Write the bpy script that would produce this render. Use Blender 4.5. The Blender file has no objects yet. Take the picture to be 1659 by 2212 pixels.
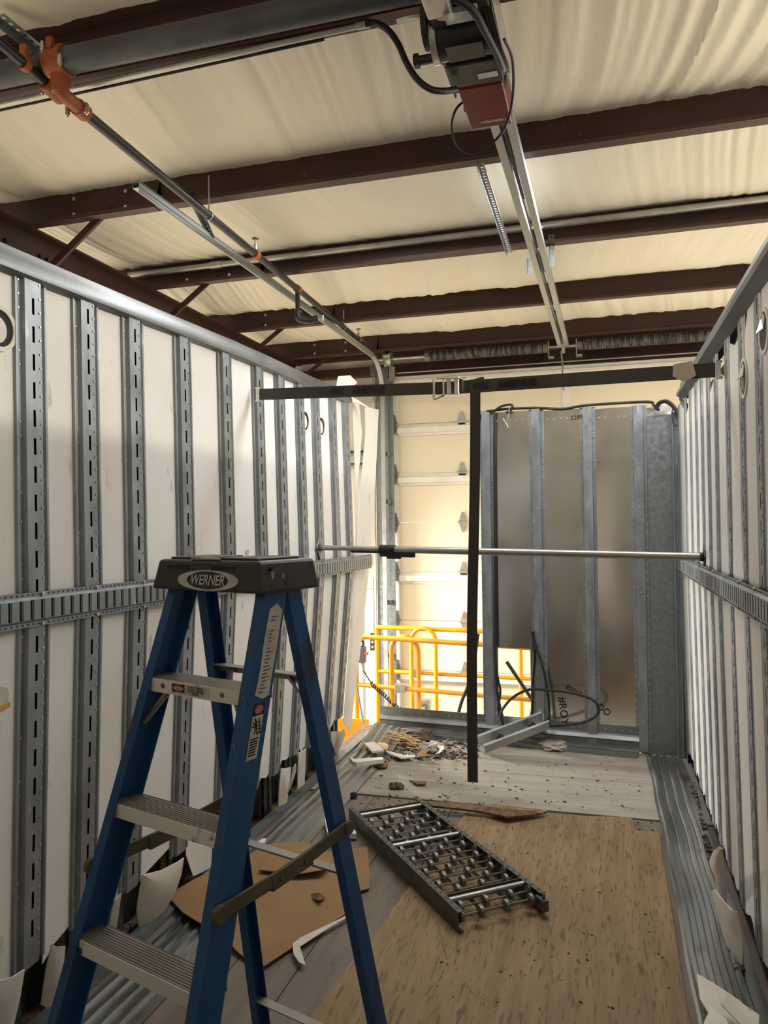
import bpy, bmesh, math, random
from mathutils import Vector, Matrix, Quaternion
random.seed(7)
scene = bpy.context.scene
COL = scene.collection
V = Vector
PI = math.pi

# ------------------------------------------------------------------ camera
# x runs across the trailer, y down its length, z up from its floor
F_PX, CX, CY, EYE = 1661.0, 829.5, 1106.0, 1.79
def _dir(px, py):
    return V(((px-CX)/F_PX, (CY-py)/F_PX, 1.0)).normalized()
_yc = _dir(1310, 1127)
_xc = -_dir(-5000, 1208); _xc = (_xc-_yc*_xc.dot(_yc)).normalized()
_zc = _xc.cross(_yc)
if _zc.y < 0: _zc = -_zc
RIGHT = V((_xc.x, _yc.x, _zc.x)); UP = V((_xc.y, _yc.y, _zc.y)); FWD = V((_xc.z, _yc.z, _zc.z))
cam_data = bpy.data.cameras.new('camera')
cam_data.sensor_fit = 'VERTICAL'; cam_data.sensor_height = 36.0
cam_data.lens = 36.0*F_PX/2212.0
cam_data.clip_start = 0.05; cam_data.clip_end = 200
cam = bpy.data.objects.new('camera', cam_data); COL.objects.link(cam)
m = Matrix.Identity(4)
for i in range(3):
    m[i][0] = RIGHT[i]; m[i][1] = UP[i]; m[i][2] = -FWD[i]
m[2][3] = EYE
cam.matrix_world = m
scene.camera = cam

# measuring helpers: a sight line from the survey point meets a known plane
C0 = V((0, 0, EYE))
def ray(px, py):
    return RIGHT*((px-CX)/F_PX) + UP*((CY-py)/F_PX) + FWD
def onx(px, py, x): r = ray(px, py); return C0 + r*(x/r.x)
def ony(px, py, y): r = ray(px, py); return C0 + r*(y/r.y)
def onz(px, py, z=0.0): r = ray(px, py); return C0 + r*((z-EYE)/r.z)
def onplane(px, py, p0, n):
    r = ray(px, py); return C0 + r*((p0-C0).dot(n)/r.dot(n))

# ------------------------------------------------------------------ light
world = bpy.data.worlds.new('hall_light'); scene.world = world
world.use_nodes = True
bg = world.node_tree.nodes['Background']
bg.inputs[0].default_value = (1.0, 0.89, 0.72, 1); bg.inputs[1].default_value = 1.15

def area_light(name, loc, target, sx, sy, power, col):
    ld = bpy.data.lights.new(name, 'AREA'); ld.shape = 'RECTANGLE'
    ld.size = sx; ld.size_y = sy; ld.energy = power; ld.color = col
    o = bpy.data.objects.new(name, ld); COL.objects.link(o)
    o.location = loc
    d = V(target)-V(loc)
    o.rotation_euler = d.to_track_quat('-Z', 'Y').to_euler()
    return o
# fluorescent strips hung in the bays beside the trailer, plus an added ceiling fill
area_light('bay_light_right', (1.8, 4.7, 3.68), (1.6, 4.7, 0), 0.6, 7.0, 210, (.97, .98, 1.0))
area_light('bay_light_left', (-6.3, 3.4, 3.60), (-6.3, 3.4, 0), 0.5, 9.0, 900, (1.0, .90, .74))
area_light('ceiling_bounce_fill', (4.7, 3.4, 3.60), (4.7, 3.4, 0), 0.5, 9.0, 1000, (1.0, .90, .74))  # unseen fill, added so light bounces off the hall floor to the ceiling
# loading lamp beside the door, shining across the open front of the trailer
area_light('loading_lamp', (-3.95, 7.70, 1.15), (-.9, 7.35, -.1), 0.45, 0.45, 125, (1.0, .96, .88)).data.spread = math.radians(110)

vs = scene.view_settings
vs.view_transform = 'Standard'; vs.look = 'None'; vs.exposure = 0.0; vs.gamma = 1.0
vs.use_curve_mapping = False

# ------------------------------------------------------------------ materials
MATS = {}
def mat(name, col, rough=.5, metal=0.0, col2=None, scale=4.0, stretch=(1, 1, 1), detail=6, lo=.35, hi=.7,
        bump=0.0, bscale=40.0, bstretch=None, col3=None, s3=9.0, t3=(.62, .7), st3=(1, 1, 1), rot3=(0, 0, 0), rvar=0.0, coat=0.0):
    if name in MATS: return MATS[name]
    mt = bpy.data.materials.new(name); mt.use_nodes = True
    nt = mt.node_tree; N = nt.nodes; L = nt.links
    b = N['Principled BSDF']
    b.inputs['Base Color'].default_value = (*col, 1); b.inputs['Roughness'].default_value = rough
    b.inputs['Metallic'].default_value = metal
    if coat: b.inputs['Coat Weight'].default_value = coat
    tc = N.new('ShaderNodeTexCoord')
    def noise(sc, st, det=6, rot=(0, 0, 0)):
        mp = N.new('ShaderNodeMapping'); mp.inputs['Scale'].default_value = st; mp.inputs['Rotation'].default_value = rot
        L.new(tc.outputs['Object'], mp.inputs['Vector'])
        n = N.new('ShaderNodeTexNoise'); n.inputs['Scale'].default_value = sc; n.inputs['Detail'].default_value = det
        L.new(mp.outputs[0], n.inputs['Vector']); return n
    out = None
    if col2:
        n = noise(scale, stretch, detail)
        r = N.new('ShaderNodeValToRGB')
        r.color_ramp.elements[0].position = lo; r.color_ramp.elements[1].position = hi
        r.color_ramp.elements[0].color = (*col, 1); r.color_ramp.elements[1].color = (*col2, 1)
        L.new(n.outputs['Fac'], r.inputs['Fac']); out = r.outputs['Color']
        if rvar:
            mr = N.new('ShaderNodeMapRange'); mr.inputs['To Min'].default_value = max(.02, rough-rvar); mr.inputs['To Max'].default_value = min(1, rough+rvar)
            mr.inputs['From Min'].default_value = lo; mr.inputs['From Max'].default_value = hi
            L.new(n.outputs['Fac'], mr.inputs['Value']); L.new(mr.outputs[0], b.inputs['Roughness'])
    if col3:
        n3 = noise(s3, st3, 5, rot3)
        r3 = N.new('ShaderNodeValToRGB'); r3.color_ramp.elements[0].position = t3[0]; r3.color_ramp.elements[1].position = t3[1]
        r3.color_ramp.elements[0].color = (0, 0, 0, 1); r3.color_ramp.elements[1].color = (1, 1, 1, 1)
        L.new(n3.outputs['Fac'], r3.inputs['Fac'])
        mx = N.new('ShaderNodeMix'); mx.data_type = 'RGBA'
        if out: L.new(out, mx.inputs['A'])
        else: mx.inputs['A'].default_value = (*col, 1)
        mx.inputs['B'].default_value = (*col3, 1)
        L.new(r3.outputs['Color'], mx.inputs['Factor']); out = mx.outputs['Result']
    if out: L.new(out, b.inputs['Base Color'])
    if bump:
        nb = noise(bscale, bstretch or stretch, 4)
        bp = N.new('ShaderNodeBump'); bp.inputs['Strength'].default_value = bump; bp.inputs['Distance'].default_value = .01
        L.new(nb.outputs['Fac'], bp.inputs['Height']); L.new(bp.outputs[0], b.inputs['Normal'])
    MATS[name] = mt
    return mt

galv = mat('galvanised_steel', (.25, .272, .29), .46, .6, (.33, .355, .375), 14, (1, 1, .35), rvar=.1, bump=.05, bscale=60, col3=(.50, .52, .53), s3=30, t3=(.64, .76), st3=(1, 1, .3))
galv_dark = mat('galvanised_sheet_grey', (.20, .225, .235), .42, .6, (.27, .295, .30), 30, rvar=.08)
galv_floor = mat('galvanised_floor_strip', (.22, .23, .225), .34, .75, (.36, .365, .355), 5, (1, .25, 1), rvar=.1, col3=(.12, .085, .05), s3=5, t3=(.60, .74), st3=(1, .5, 1))
alu = mat('brushed_aluminium_sheet', (.60, .58, .55), .20, .97, (.66, .64, .61), 3, (1, 1, .5), rvar=.03, bump=.02, bscale=3)
steel_rail = mat('top_rail_aluminium', (.40, .42, .42), .5, .8, (.50, .51, .50), 6, (1, .3, 1), rvar=.1)
rail_dull = mat('dull_top_rail', (.20, .21, .21), .48, .8, (.27, .28, .28), 6, (1, .3, 1), rvar=.08)
liner = mat('white_liner_board', (.80, .785, .75), .42, 0, (.72, .70, .655), 2.2, bump=.04, bscale=9, col3=(.52, .48, .42), s3=13, t3=(.655, .72), st3=(1, 1.6, .35), rot3=(.5, 0, 0))
liner_broken = mat('white_liner_broken', (.76, .72, .65), .5, 0, (.62, .57, .49), 6, col3=(.25, .2, .14), s3=11, t3=(.66, .78))
black_skin = mat('black_lower_skin', (.012, .012, .012), .4, 0, (.05, .047, .042), 18, col3=(.3, .28, .25), s3=34, t3=(.70, .74), st3=(1, 1, .4))
shade_black = mat('cavity_shade_black', (.02, .02, .022), .8)  # near-black colour standing in for shade inside slots and vent holes
insul = mat('white_insulation_facing', (.86, .81, .69), .48, 0, (.81, .75, .625), 1.3, bump=.35, bscale=30, bstretch=(1, .035, 1))
redsteel = mat('oxide_red_primer_steel', (.050, .018, .014), .5, 0, (.070, .027, .021), 3, col3=(.20, .11, .085), s3=25, t3=(.68, .8))
pipe_black = mat('black_steel_pipe', (.018, .02, .023), .36, .4, (.035, .037, .04), 8, (1, 1, .2))
pipe_main = mat('blue_grey_main_pipe', (.055, .06, .066), .45, .2, (.085, .09, .095), 6)
orange = mat('orange_pipe_coupling', (.36, .09, .028), .5, 0, (.26, .06, .02), 12)
conduit = mat('thin_wall_conduit', (.55, .54, .51), .38, .7, (.42, .41, .38), 9)
blackrub = mat('black_rubber', (.012, .012, .013), .5)
blackmetal = mat('black_painted_metal', (.018, .018, .02), .42, .2, (.04, .04, .042), 9)
redbox = mat('red_enamel', (.15, .010, .012), .45, 0, (.11, .008, .010), 4)
redbox.node_tree.nodes['Principled BSDF'].inputs['Specular IOR Level'].default_value = .25
brightsteel = mat('bright_zinc', (.66, .65, .61), .3, .85, (.5, .48, .43), 12)
doorpaint = mat('cream_door_paint', (.80, .72, .54), .42, 0, (.76, .68, .50), 1.5, bump=.06, bscale=120)
doorwhite = mat('white_door_strut', (.80, .77, .70), .4, 0, (.72, .69, .62), 6)
wallsheet = mat('white_wall_sheet', (.76, .74, .72), .42, 0, (.70, .68, .66), 3)
yellow = mat('yellow_guard_paint', (.76, .36, .012), .38, 0, (.66, .29, .01), 6, col3=(.16, .08, .02), s3=26, t3=(.70, .76))
bluefib = mat('blue_fibreglass', (.012, .090, .275), .34, 0, (.009, .064, .20), 5, (1, 1, .35), col3=(.02, .022, .03), s3=9, t3=(.63, .76), st3=(1, 1, .35), rvar=.06)
bluefront = mat('blue_fibreglass_flange', (.030, .105, .235), .36, 0, (.024, .075, .17), 6, (1, 1, .35), col3=(.02, .02, .026), s3=12, t3=(.62, .76), st3=(1, 1, .35))
capplastic = mat('black_ladder_cap', (.028, .027, .025), .42, 0, (.040, .038, .036), 30, bump=.05, bscale=200)
stepalu = mat('step_tread_aluminium', (.24, .22, .195), .45, .45, (.38, .355, .32), 3, (1, 1, 1))
stepface = mat('step_face_aluminium', (.88, .85, .81), .38, .2, (.78, .76, .73), 6, col3=(.13, .11, .085), s3=15, t3=(.63, .69))
plywood = mat('plywood', (.275, .183, .085), .62, 0, (.20, .125, .054), 3.2, (6, .55, 1), detail=10, lo=.36, hi=.64, col3=(.125, .07, .028), s3=12, t3=(.55, .66), st3=(7, .8, 1), rot3=(0, 0, .06), bump=.10, bscale=22, bstretch=(4, .5, 1))
plyedge = mat('plywood_edge', (.16, .09, .04), .7, 0, (.28, .17, .08), 60, (.1, .1, 6))
floorwood = mat('worn_floor_boards', (.135, .108, .083), .62, 0, (.195, .16, .125), 4, (4, .45, 1), col3=(.075, .055, .04), s3=8, t3=(.63, .74), st3=(2, .6, 1), bump=.1, bscale=20)
floorpale = mat('pale_worn_floor_boards', (.34, .305, .26), .6, 0, (.25, .22, .18), 3.5, (.6, 3, 1), col3=(.13, .1, .075), s3=13, t3=(.65, .74), bump=.08, bscale=30)
cardboard = mat('cardboard', (.27, .155, .066), .75, 0, (.23, .128, .05), 2.5, bump=.03, bscale=10)
convgreen = mat('grey_green_conveyor_paint', (.058, .068, .058), .5, .3, (.10, .105, .09), 14, col3=(.16, .12, .075), s3=22, t3=(.6, .7))
convsteel = mat('dull_conveyor_steel', (.16, .155, .145), .42, .8, (.26, .25, .235), 14)
convbright = mat('conveyor_cross_tube', (.42, .41, .38), .36, .8, (.28, .27, .25), 12)
wheelm = mat('conveyor_wheel', (.24, .235, .215), .42, .6, (.14, .135, .12), 30)
strapm = mat('dark_grey_webbing', (.066, .063, .056), .75, 0, (.053, .050, .045), 12, bump=.15, bscale=300)
printblack = mat('black_print', (.008, .008, .008), .6)
printwhite = mat('silver_white_print', (.58, .58, .57), .45, 0, (.40, .40, .40), 25)
printred = mat('faded_red_print', (.46, .14, .10), .5, 0, (.52, .24, .19), 30)
paper = mat('dirty_paper_label', (.62, .59, .53), .6, 0, (.46, .43, .38), 22, col3=(.06, .055, .05), s3=20, t3=(.66, .72))
webtan = mat('tan_web_strap', (.12, .105, .06), .75, 0, (.085, .075, .045), 10)
barsteel = mat('load_bar_steel', (.44, .43, .40), .35, .8, (.36, .35, .32), 8)
concrete = mat('concrete', (.52, .50, .46), .75, 0, (.46, .44, .40), 2)
greyplastic = mat('grey_control_plastic', (.13, .135, .14), .5)
wood_raw = mat('raw_splintered_wood', (.62, .44, .22), .75, 0, (.50, .33, .15), 30)
wood_dark = mat('dark_splintered_wood', (.07, .04, .022), .8, 0, (.20, .11, .05), 30)
dirt = mat('dirt_crumbs', (.04, .032, .024), .9, 0, (.15, .11, .07), 20)
tape = mat('clear_tape', (.50, .46, .40), .35, 0, (.58, .54, .47), 20)
glassy = mat('milky_lens', (.74, .72, .67), .2, 0, (.62, .60, .55), 10)
whitegrey = mat('white_scrap', (.74, .72, .68), .5, 0, (.66, .64, .60), 9)
ragm = mat('crumpled_rag', (.46, .42, .36), .8, 0, (.30, .26, .22), 9)
spring_m = mat('oiled_spring_steel', (.05, .05, .042), .5, .4, (.16, .155, .135), 7, (6, 1, 1), lo=.45, hi=.55)

# ------------------------------------------------------------------ mesh helpers
class MB:
    def __init__(s): s.v = []; s.f = []
    def add(s, vs, fs):
        o = len(s.v); s.v += [tuple(p) for p in vs]; s.f += [tuple(i+o for i in f) for f in fs]; return s
    def box(s, c, d, rot=None):
        c = V(c); hx, hy, hz = d[0]/2, d[1]/2, d[2]/2
        ps = [V((x, y, z)) for x in (-hx, hx) for y in (-hy, hy) for z in (-hz, hz)]
        if rot is not None: ps = [rot @ p for p in ps]
        return s.add([c+p for p in ps], [(0, 1, 3, 2), (4, 6, 7, 5), (0, 4, 5, 1), (2, 3, 7, 6), (0, 2, 6, 4), (1, 5, 7, 3)])
    def bar(s, p0, p1, w, h, up=(0, 0, 1), w1=None, h1=None):
        p0 = V(p0); p1 = V(p1); d = (p1-p0).normalized(); up = V(up)
        sd = d.cross(up).normalized(); u = sd.cross(d).normalized()
        ps = []
        for p, ww, hh in ((p0, w, h), (p1, w1 or w, h1 or h)):
            ps += [p-sd*ww/2-u*hh/2, p+sd*ww/2-u*hh/2, p+sd*ww/2+u*hh/2, p-sd*ww/2+u*hh/2]
        return s.add(ps, [(3, 2, 1, 0), (4, 5, 6, 7), (0, 1, 5, 4), (1, 2, 6, 5), (2, 3, 7, 6), (3, 0, 4, 7)])
    def extrude(s, prof, p0, p1, ax, ay, closed=True, cap=True):
        """2-D profile (a,b) swept straight from p0 to p1 along axes ax, ay"""
        p0 = V(p0); p1 = V(p1); ax = V(ax); ay = V(ay); n = len(prof)
        a = [p0+ax*q[0]+ay*q[1] for q in prof]; b = [p1+ax*q[0]+ay*q[1] for q in prof]
        fs = [(i, (i+1) % n, n+(i+1) % n, n+i) for i in range(n if closed else n-1)]
        if closed and cap: fs += [tuple(range(n-1, -1, -1)), tuple(range(n, 2*n))]
        return s.add(a+b, fs)
    def tube(s, pts, r, seg=8, cap=True, rs=None):
        pts = [V(p) for p in pts]; rings = []
        prev = None
        for i, p in enumerate(pts):
            d = (pts[min(i+1, len(pts)-1)]-pts[max(i-1, 0)])
            if d.length < 1e-9: d = V((0, 0, 1))
            d.normalize()
            if prev is None:
                a = d.cross(V((0, 0, 1)))
                if a.length < 1e-3: a = d.cross(V((1, 0, 0)))
            else:
                a = prev-d*prev.dot(d)
            a.normalize(); prev = a; b = d.cross(a)
            rr = rs[i] if rs else r
            rings.append([p+(a*math.cos(t)+b*math.sin(t))*rr for t in [2*PI*k/seg for k in range(seg)]])
        vs = [q for rg in rings for q in rg]; fs = []
        for i in range(len(rings)-1):
            for k in range(seg):
                fs.append((i*seg+k, i*seg+(k+1) % seg, (i+1)*seg+(k+1) % seg, (i+1)*seg+k))
        if cap:
            fs.append(tuple(range(seg-1, -1, -1))); o = (len(rings)-1)*seg; fs.append(tuple(range(o, o+seg)))
        return s.add(vs, fs)
    def cyl(s, p0, p1, r, seg=12, r1=None): return s.tube([p0, p1], r, seg, True, [r, r1 if r1 is not None else r])
    def slab(s, poly, t):
        """polygon of 3-D points thickened by vector t"""
        t = V(t); a = [V(p) for p in poly]; n = len(a)
        return s.add(a+[p+t for p in a], [tuple(range(n-1, -1, -1)), tuple(range(n, 2*n))]+[(i, (i+1) % n, n+(i+1) % n, n+i) for i in range(n)])
    def grid(s, fn, nu, nv):
        o = [fn(i/nu, j/nv) for j in range(nv+1) for i in range(nu+1)]; w = nu+1
        return s.add(o, [(j*w+i, j*w+i+1, (j+1)*w+i+1, (j+1)*w+i) for j in range(nv) for i in range(nu)])
    def ring(s, c, ax, ay, r0, r1, h, seg=24):
        """flat ring of thickness h about centre c"""
        c = V(c); ax = V(ax); ay = V(ay); n = ax.cross(ay).normalized()
        vs = []
        for rr, hh in ((r0, 0), (r1, 0), (r1, h), (r0, h)):
            vs += [c+(ax*math.cos(t)+ay*math.sin(t))*rr+n*hh for t in [2*PI*k/seg for k in range(seg)]]
        fs = []
        for a in range(4):
            b = (a+1) % 4
            for k in range(seg): fs.append((a*seg+k, a*seg+(k+1) % seg, b*seg+(k+1) % seg, b*seg+k))
        return s.add(vs, fs)
    def mesh(s, name):
        me = bpy.data.meshes.new(name); me.from_pydata(s.v, [], s.f); me.validate(); me.update()
        bm = bmesh.new(); bm.from_mesh(me); bmesh.ops.recalc_face_normals(bm, faces=bm.faces); bm.to_mesh(me); bm.free()
        return me
    def build(s, name, material, parent=None, smooth=False, bevel=0.0):
        me = s.mesh(name)
        return link(name, me, material, parent, smooth, bevel)

def link(name, me, material, parent=None, smooth=False, bevel=0.0):
    if material is not None and not me.materials: me.materials.append(material)
    if smooth:
        me.shade_smooth(); me.set_sharp_from_angle(angle=math.radians(38))
    o = bpy.data.objects.new(name, me); COL.objects.link(o)
    if parent is not None: attach(o, parent)
    if bevel:
        b = o.modifiers.new('edge', 'BEVEL'); b.width = bevel; b.segments = 2; b.limit_method = 'ANGLE'; b.angle_limit = math.radians(40)
    return o
def wpos(p):
    return V(p.location)   # parts carry world coordinates, so this is the parent's world position
def attach(o, parent):
    o.parent = parent
    o.matrix_parent_inverse = Matrix.Translation(-wpos(parent))
def tag(o, label=None, cat=None, group=None, kind=None):
    if label: o['label'] = label
    if cat: o['category'] = cat
    if group: o['group'] = group
    if kind: o['kind'] = kind
    return o
def thing(name, label, cat, loc=(0, 0, 0), group=None):
    o = bpy.data.objects.new(name, None); COL.objects.link(o); o.location = loc
    o.empty_display_size = .1
    return tag(o, label, cat, group)
def struct(o): o['kind'] = 'structure'; return o
def text_mesh(txt, size, extrude=.0004, shear=0.0, bold=0.0):
    cu = bpy.data.curves.new('lettering', 'FONT'); cu.body = txt; cu.size = size; cu.extrude = extrude
    cu.align_x = 'CENTER'; cu.align_y = 'CENTER'; cu.shear = shear; cu.offset = bold
    ob = bpy.data.objects.new('lettering', cu); COL.objects.link(ob)
    bpy.context.view_layer.update()
    me = bpy.data.meshes.new_from_object(ob.evaluated_get(bpy.context.evaluated_depsgraph_get()))
    bpy.data.objects.remove(ob); bpy.data.curves.remove(cu)
    return me
def place_text(name, txt, size, origin, ax, ay, material, parent, shear=0.0, bold=0.0, sx=1.0):
    """lettering lying in the plane of ax (reading direction) and ay (up)"""
    me = text_mesh(txt, size, shear=shear, bold=bold)
    ax = V(ax).normalized(); ay = (V(ay)-ax*V(ay).dot(ax)).normalized(); n = ax.cross(ay)
    for v in me.vertices:
        p = v.co.copy(); v.co = V(origin)+ax*p.x*sx+ay*p.y+n*p.z
    me.materials.clear()
    return link(name, me, material, parent)
def lerp(a, b, t): return a+(b-a)*t
def bez(p0, p1, p2, p3, n=12):
    p0, p1, p2, p3 = V(p0), V(p1), V(p2), V(p3)
    return [p0*(1-t)**3+p1*3*t*(1-t)**2+p2*3*t*t*(1-t)+p3*t**3 for t in [i/n for i in range(n+1)]]
def spline(pts, n=8):
    pts = [V(p) for p in pts]; out = []
    for i in range(len(pts)-1):
        a = pts[max(i-1, 0)]; b = pts[i]; c = pts[i+1]; d = pts[min(i+2, len(pts)-1)]
        for k in range(n):
            t = k/n
            out.append(.5*((2*b)+(c-a)*t+(2*a-5*b+4*c-d)*t*t+(-a+3*b-3*c+d)*t**3))
    out.append(pts[-1]); return out
def hashn(*a):
    x = math.sin(sum(q*k for q, k in zip(a, (127.1, 311.7, 74.7))))*43758.5453
    return x-math.floor(x)
def vnoise(x):
    i = math.floor(x); f = x-i; f = f*f*(3-2*f)
    return lerp(hashn(i, 3.1), hashn(i+1, 3.1), f)
# ================================================================== THE HALL
gm = MB(); gm.box((-1.5, 2.5, -1.25), (26, 22, .2))
struct(gm.build('floor_hall', concrete))

PURLIN_Y = [1.45, 2.80, 4.17, 5.55, 7.05, 8.40]
PZ0, PZ1 = 3.75, 3.95
# ceiling: insulation facing draped over the purlins, pulled into fine folds
def ceil_pt(x, y):
    ys = [-5.6, -4.2, -2.8, -1.35, 0.05]+PURLIN_Y+[9.9]
    k = 0
    while k < len(ys)-2 and y > ys[k+1]: k += 1
    t = min(1, max(0, (y-ys[k])/(ys[k+1]-ys[k])))
    sag = .045*math.sin(PI*t)**.7+(.05*vnoise(x*.8+k*7)+.02)*max(0, math.sin(PI*min(1, t**2.4)))
    w = x+.10*math.sin(y*1.7+k)+.05*t*vnoise(x*2)
    amp = .35+1.0*vnoise(w*.9+k*13.7)
    f = (vnoise(w*34+k*31)-.5)*.032*(.15+1.5*vnoise(w*.55+k*3+2)**1.5)+(vnoise(w*12+k*17)-.5)*.018
    f -= .020*max(0, 1-abs((w*1.35+k*5.3) % 1-.5)*7)*max(0, hashn(math.floor(w*1.35+k*5.3), 2.2)-.3)
    env = .35+.65*math.sin(PI*t)**.5
    return V((x, y, PZ1+.012-sag+f*amp*env))
cm = MB(); cm.grid(lambda u, v: ceil_pt(-9.0+4.6*u, -5.6+14.8*v), 60, 136)
cm.grid(lambda u, v: ceil_pt(-4.4+7.2*u, .5+8.7*v), 820, 96)
cm.grid(lambda u, v: ceil_pt(-4.4+7.2*u, -5.6+6.1*v), 140, 56)
cm.grid(lambda u, v: ceil_pt(2.8+3.2*u, -5.6+14.8*v), 60, 136)
struct(cm.build('ceiling', insul, smooth=True))
rf = MB(); rf.box((-1.5, 1.8, 4.12), (15.4, 15.4, .04)); struct(rf.build('ceiling_roof_deck', wallsheet))

purlin_words = ['nearest the motor rear, half hidden', 'carrying the fat sprinkler main pipe', 'behind the red motor box', 'with a galvanised conduit clipped along it',
                'just in front of the last puffed ceiling bay', 'directly over the roller door spring shaft']
purlin_labels = ['dark oxide red purlin overhead, out behind the sprinkler main', 'dark oxide red purlin that the fat sprinkler main runs along',
                 'dark oxide red purlin crossing right behind the red opener motor', 'dark oxide red purlin with galvanised conduit clipped along it',
                 'dark oxide red purlin between the conduit purlin and the door springs', 'dark oxide red purlin directly above the door spring shaft']
for i, y in enumerate(PURLIN_Y):
    if i == 0: continue
    p = thing('roof_purlin', purlin_labels[i], 'beam', (-1, y, PZ0))
    b = MB()
    prof = [(-.075, 0), (0, 0), (.0, .2), (.075, .2), (.075, .19), (.010, .19), (.010, .010), (-.065, .010), (-.065, .022), (-.075, .022)]
    if i == 1: prof = [(-a+.01, c) for a, c in prof]
    b.extrude(prof, (-8.6, y, PZ0), (5.6, y, PZ0), (0, 1, 0), (0, 0, 1)); b.build('beam', redsteel, p)
    if i > 1:
        lap = MB(); prof2 = [(-.079, -.004), (-.006, -.004), (-.006, .194), (-.001, .194), (-.001, .004), (-.074, .004)]
        lap.extrude(prof2, (-4.2, y, PZ0), (-2.72+.05*i, y, PZ0), (0, 1, 0), (0, 0, 1)); lap.build('lap_plate', redsteel, p)
        for bx, bz in ((-3.24, .05), (-3.24, .15), (-2.86, .05), (-2.86, .15)):
            r = MB(); r.cyl((bx, y-.004, PZ0+bz), (bx, y-.020, PZ0+bz), .013, 6); r.build('bolt', brightsteel, p)
# rafter: I-beam over the left bay line
ra = thing('roof_rafter', 'deep oxide red rafter beam running above the left trailer wall', 'beam', (-3.62, 3, 3.3))
b = MB(); b.box((-3.62, 3.0, 3.55), (.012, 11.4, .40)); b.build('web', redsteel, ra)
b = MB(); b.box((-3.62, 3.0, 3.742), (.17, 11.4, .014)); b.build('top_flange', redsteel, ra)
b = MB(); b.box((-3.62, 3.0, 3.355), (.17, 11.4, .014)); b.build('bottom_flange', redsteel, ra)
for yy in (3.95, 4.32):
    b = MB(); b.box((-3.605, yy, 3.60), (.02, .10, .05)); b.cyl((-3.595, yy, 3.60), (-3.57, yy, 3.60), .014, 6); b.build('girder_clip', redsteel, ra)
for y in PURLIN_Y[2:]:
    fb = MB(); a0 = V((-2.98, y-.02, PZ0+.06)); a1 = V((-3.60, y+.05, 3.42))
    fb.bar(a0, a1, .045, .006, (0, 1, 0)); fb.bar(a0+V((0, .02, 0)), a1+V((0, .02, 0)), .006, .045, (0, 1, 0))
    lab = {4.17: 'red angle brace from the purlin behind the motor to the rafter', 5.55: 'red angle brace from the conduit purlin down to the rafter',
           7.05: 'red angle brace between the rafter and the last full purlin'}.get(y, 'red angle brace at the purlin over the door springs')
    tag(fb.build('flange_brace', redsteel), lab, 'brace', 'braces between purlins and rafter')

bw_ = MB(); bw_.box((-1.5, -5.72, 1.4), (15.4, .06, 5.2)); struct(bw_.build('wall_hall_rear', wallsheet))  # unseen rear wall, added to hold back light from behind the viewer
# ---- end wall with the sectional door
DY = 8.60
ew = MB(); ew.box((-6.2, 8.98, 1.4), (7.4, .03, 5.2)); ew.box((4.0, 8.98, 1.4), (4.4, .03, 5.2)); ew.box((-.5, 8.98, 3.86), (5.0, .03, .52))
wall_end = struct(ew.build('wall_end', insul))
# ribbed white liner sheet left of the door
x = -7.0
while x < -2.62:
    w = min(.305, -2.58-x)
    s = MB(); s.extrude([(0, 0), (w*.38, 0), (w*.44, -.028), (w*.56, -.028), (w*.62, 0), (w, 0), (w, .01), (0, .01)], (x, 8.92, -1.15), (x, 8.92, 1.02), (1, 0, 0), (0, 1, 0))
    s.build('wall_sheet', wallsheet, wall_end); x += .305
s = MB(); s.grid(lambda u, v: V((lerp(-7, -2.58, u), 8.90+.02*math.sin(u*40)*math.sin(v*3), lerp(1.02, 3.45, v))), 90, 6); s.build('insulation_sheet', insul, wall_end, True)
for z in (2.52,):
    b = MB(); b.extrude([(0, 0), (-.18, 0), (-.18, .012), (-.012, .012), (-.012, .15), (-.18, .15), (-.18, .162), (0, .162)], (-8, 8.92, z), (-2.55, 8.92, z), (0, 1, 0), (0, 0, 1)); b.build('girt', redsteel, wall_end)
for z, h in ((3.62, .10), (3.80, .07)):
    b = MB(); b.box((-1.5, 8.80, z), (14, .14, h)); b.build('eave_beam', redsteel, wall_end)
b = MB(); b.grid(lambda u, v: V((lerp(-7.5, 5, u), 8.79+.01*math.sin(u*170), lerp(3.67, 3.765, v)+.006*vnoise(u*60))), 200, 3); b.build('insulation_strip', insul, wall_end, True)
b = MB(); b.box((-2.53, 8.80, 1.2), (.16, .16, 4.9)); b.build('door_jamb', galv_dark, wall_end)
b = MB(); b.box((1.70, 8.80, 1.2), (.16, .16, 4.9)); b.build('door_jamb', galv_dark, wall_end)
b = MB(); b.box((-.4, 8.78, 3.60), (4.4, .10, .16)); b.build('door_header', redsteel, wall_end)
b = MB(); b.box((-.42, 8.66, 3.55), (.44, .03, .28)); b.build('spring_pad', redsteel, wall_end)

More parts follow.
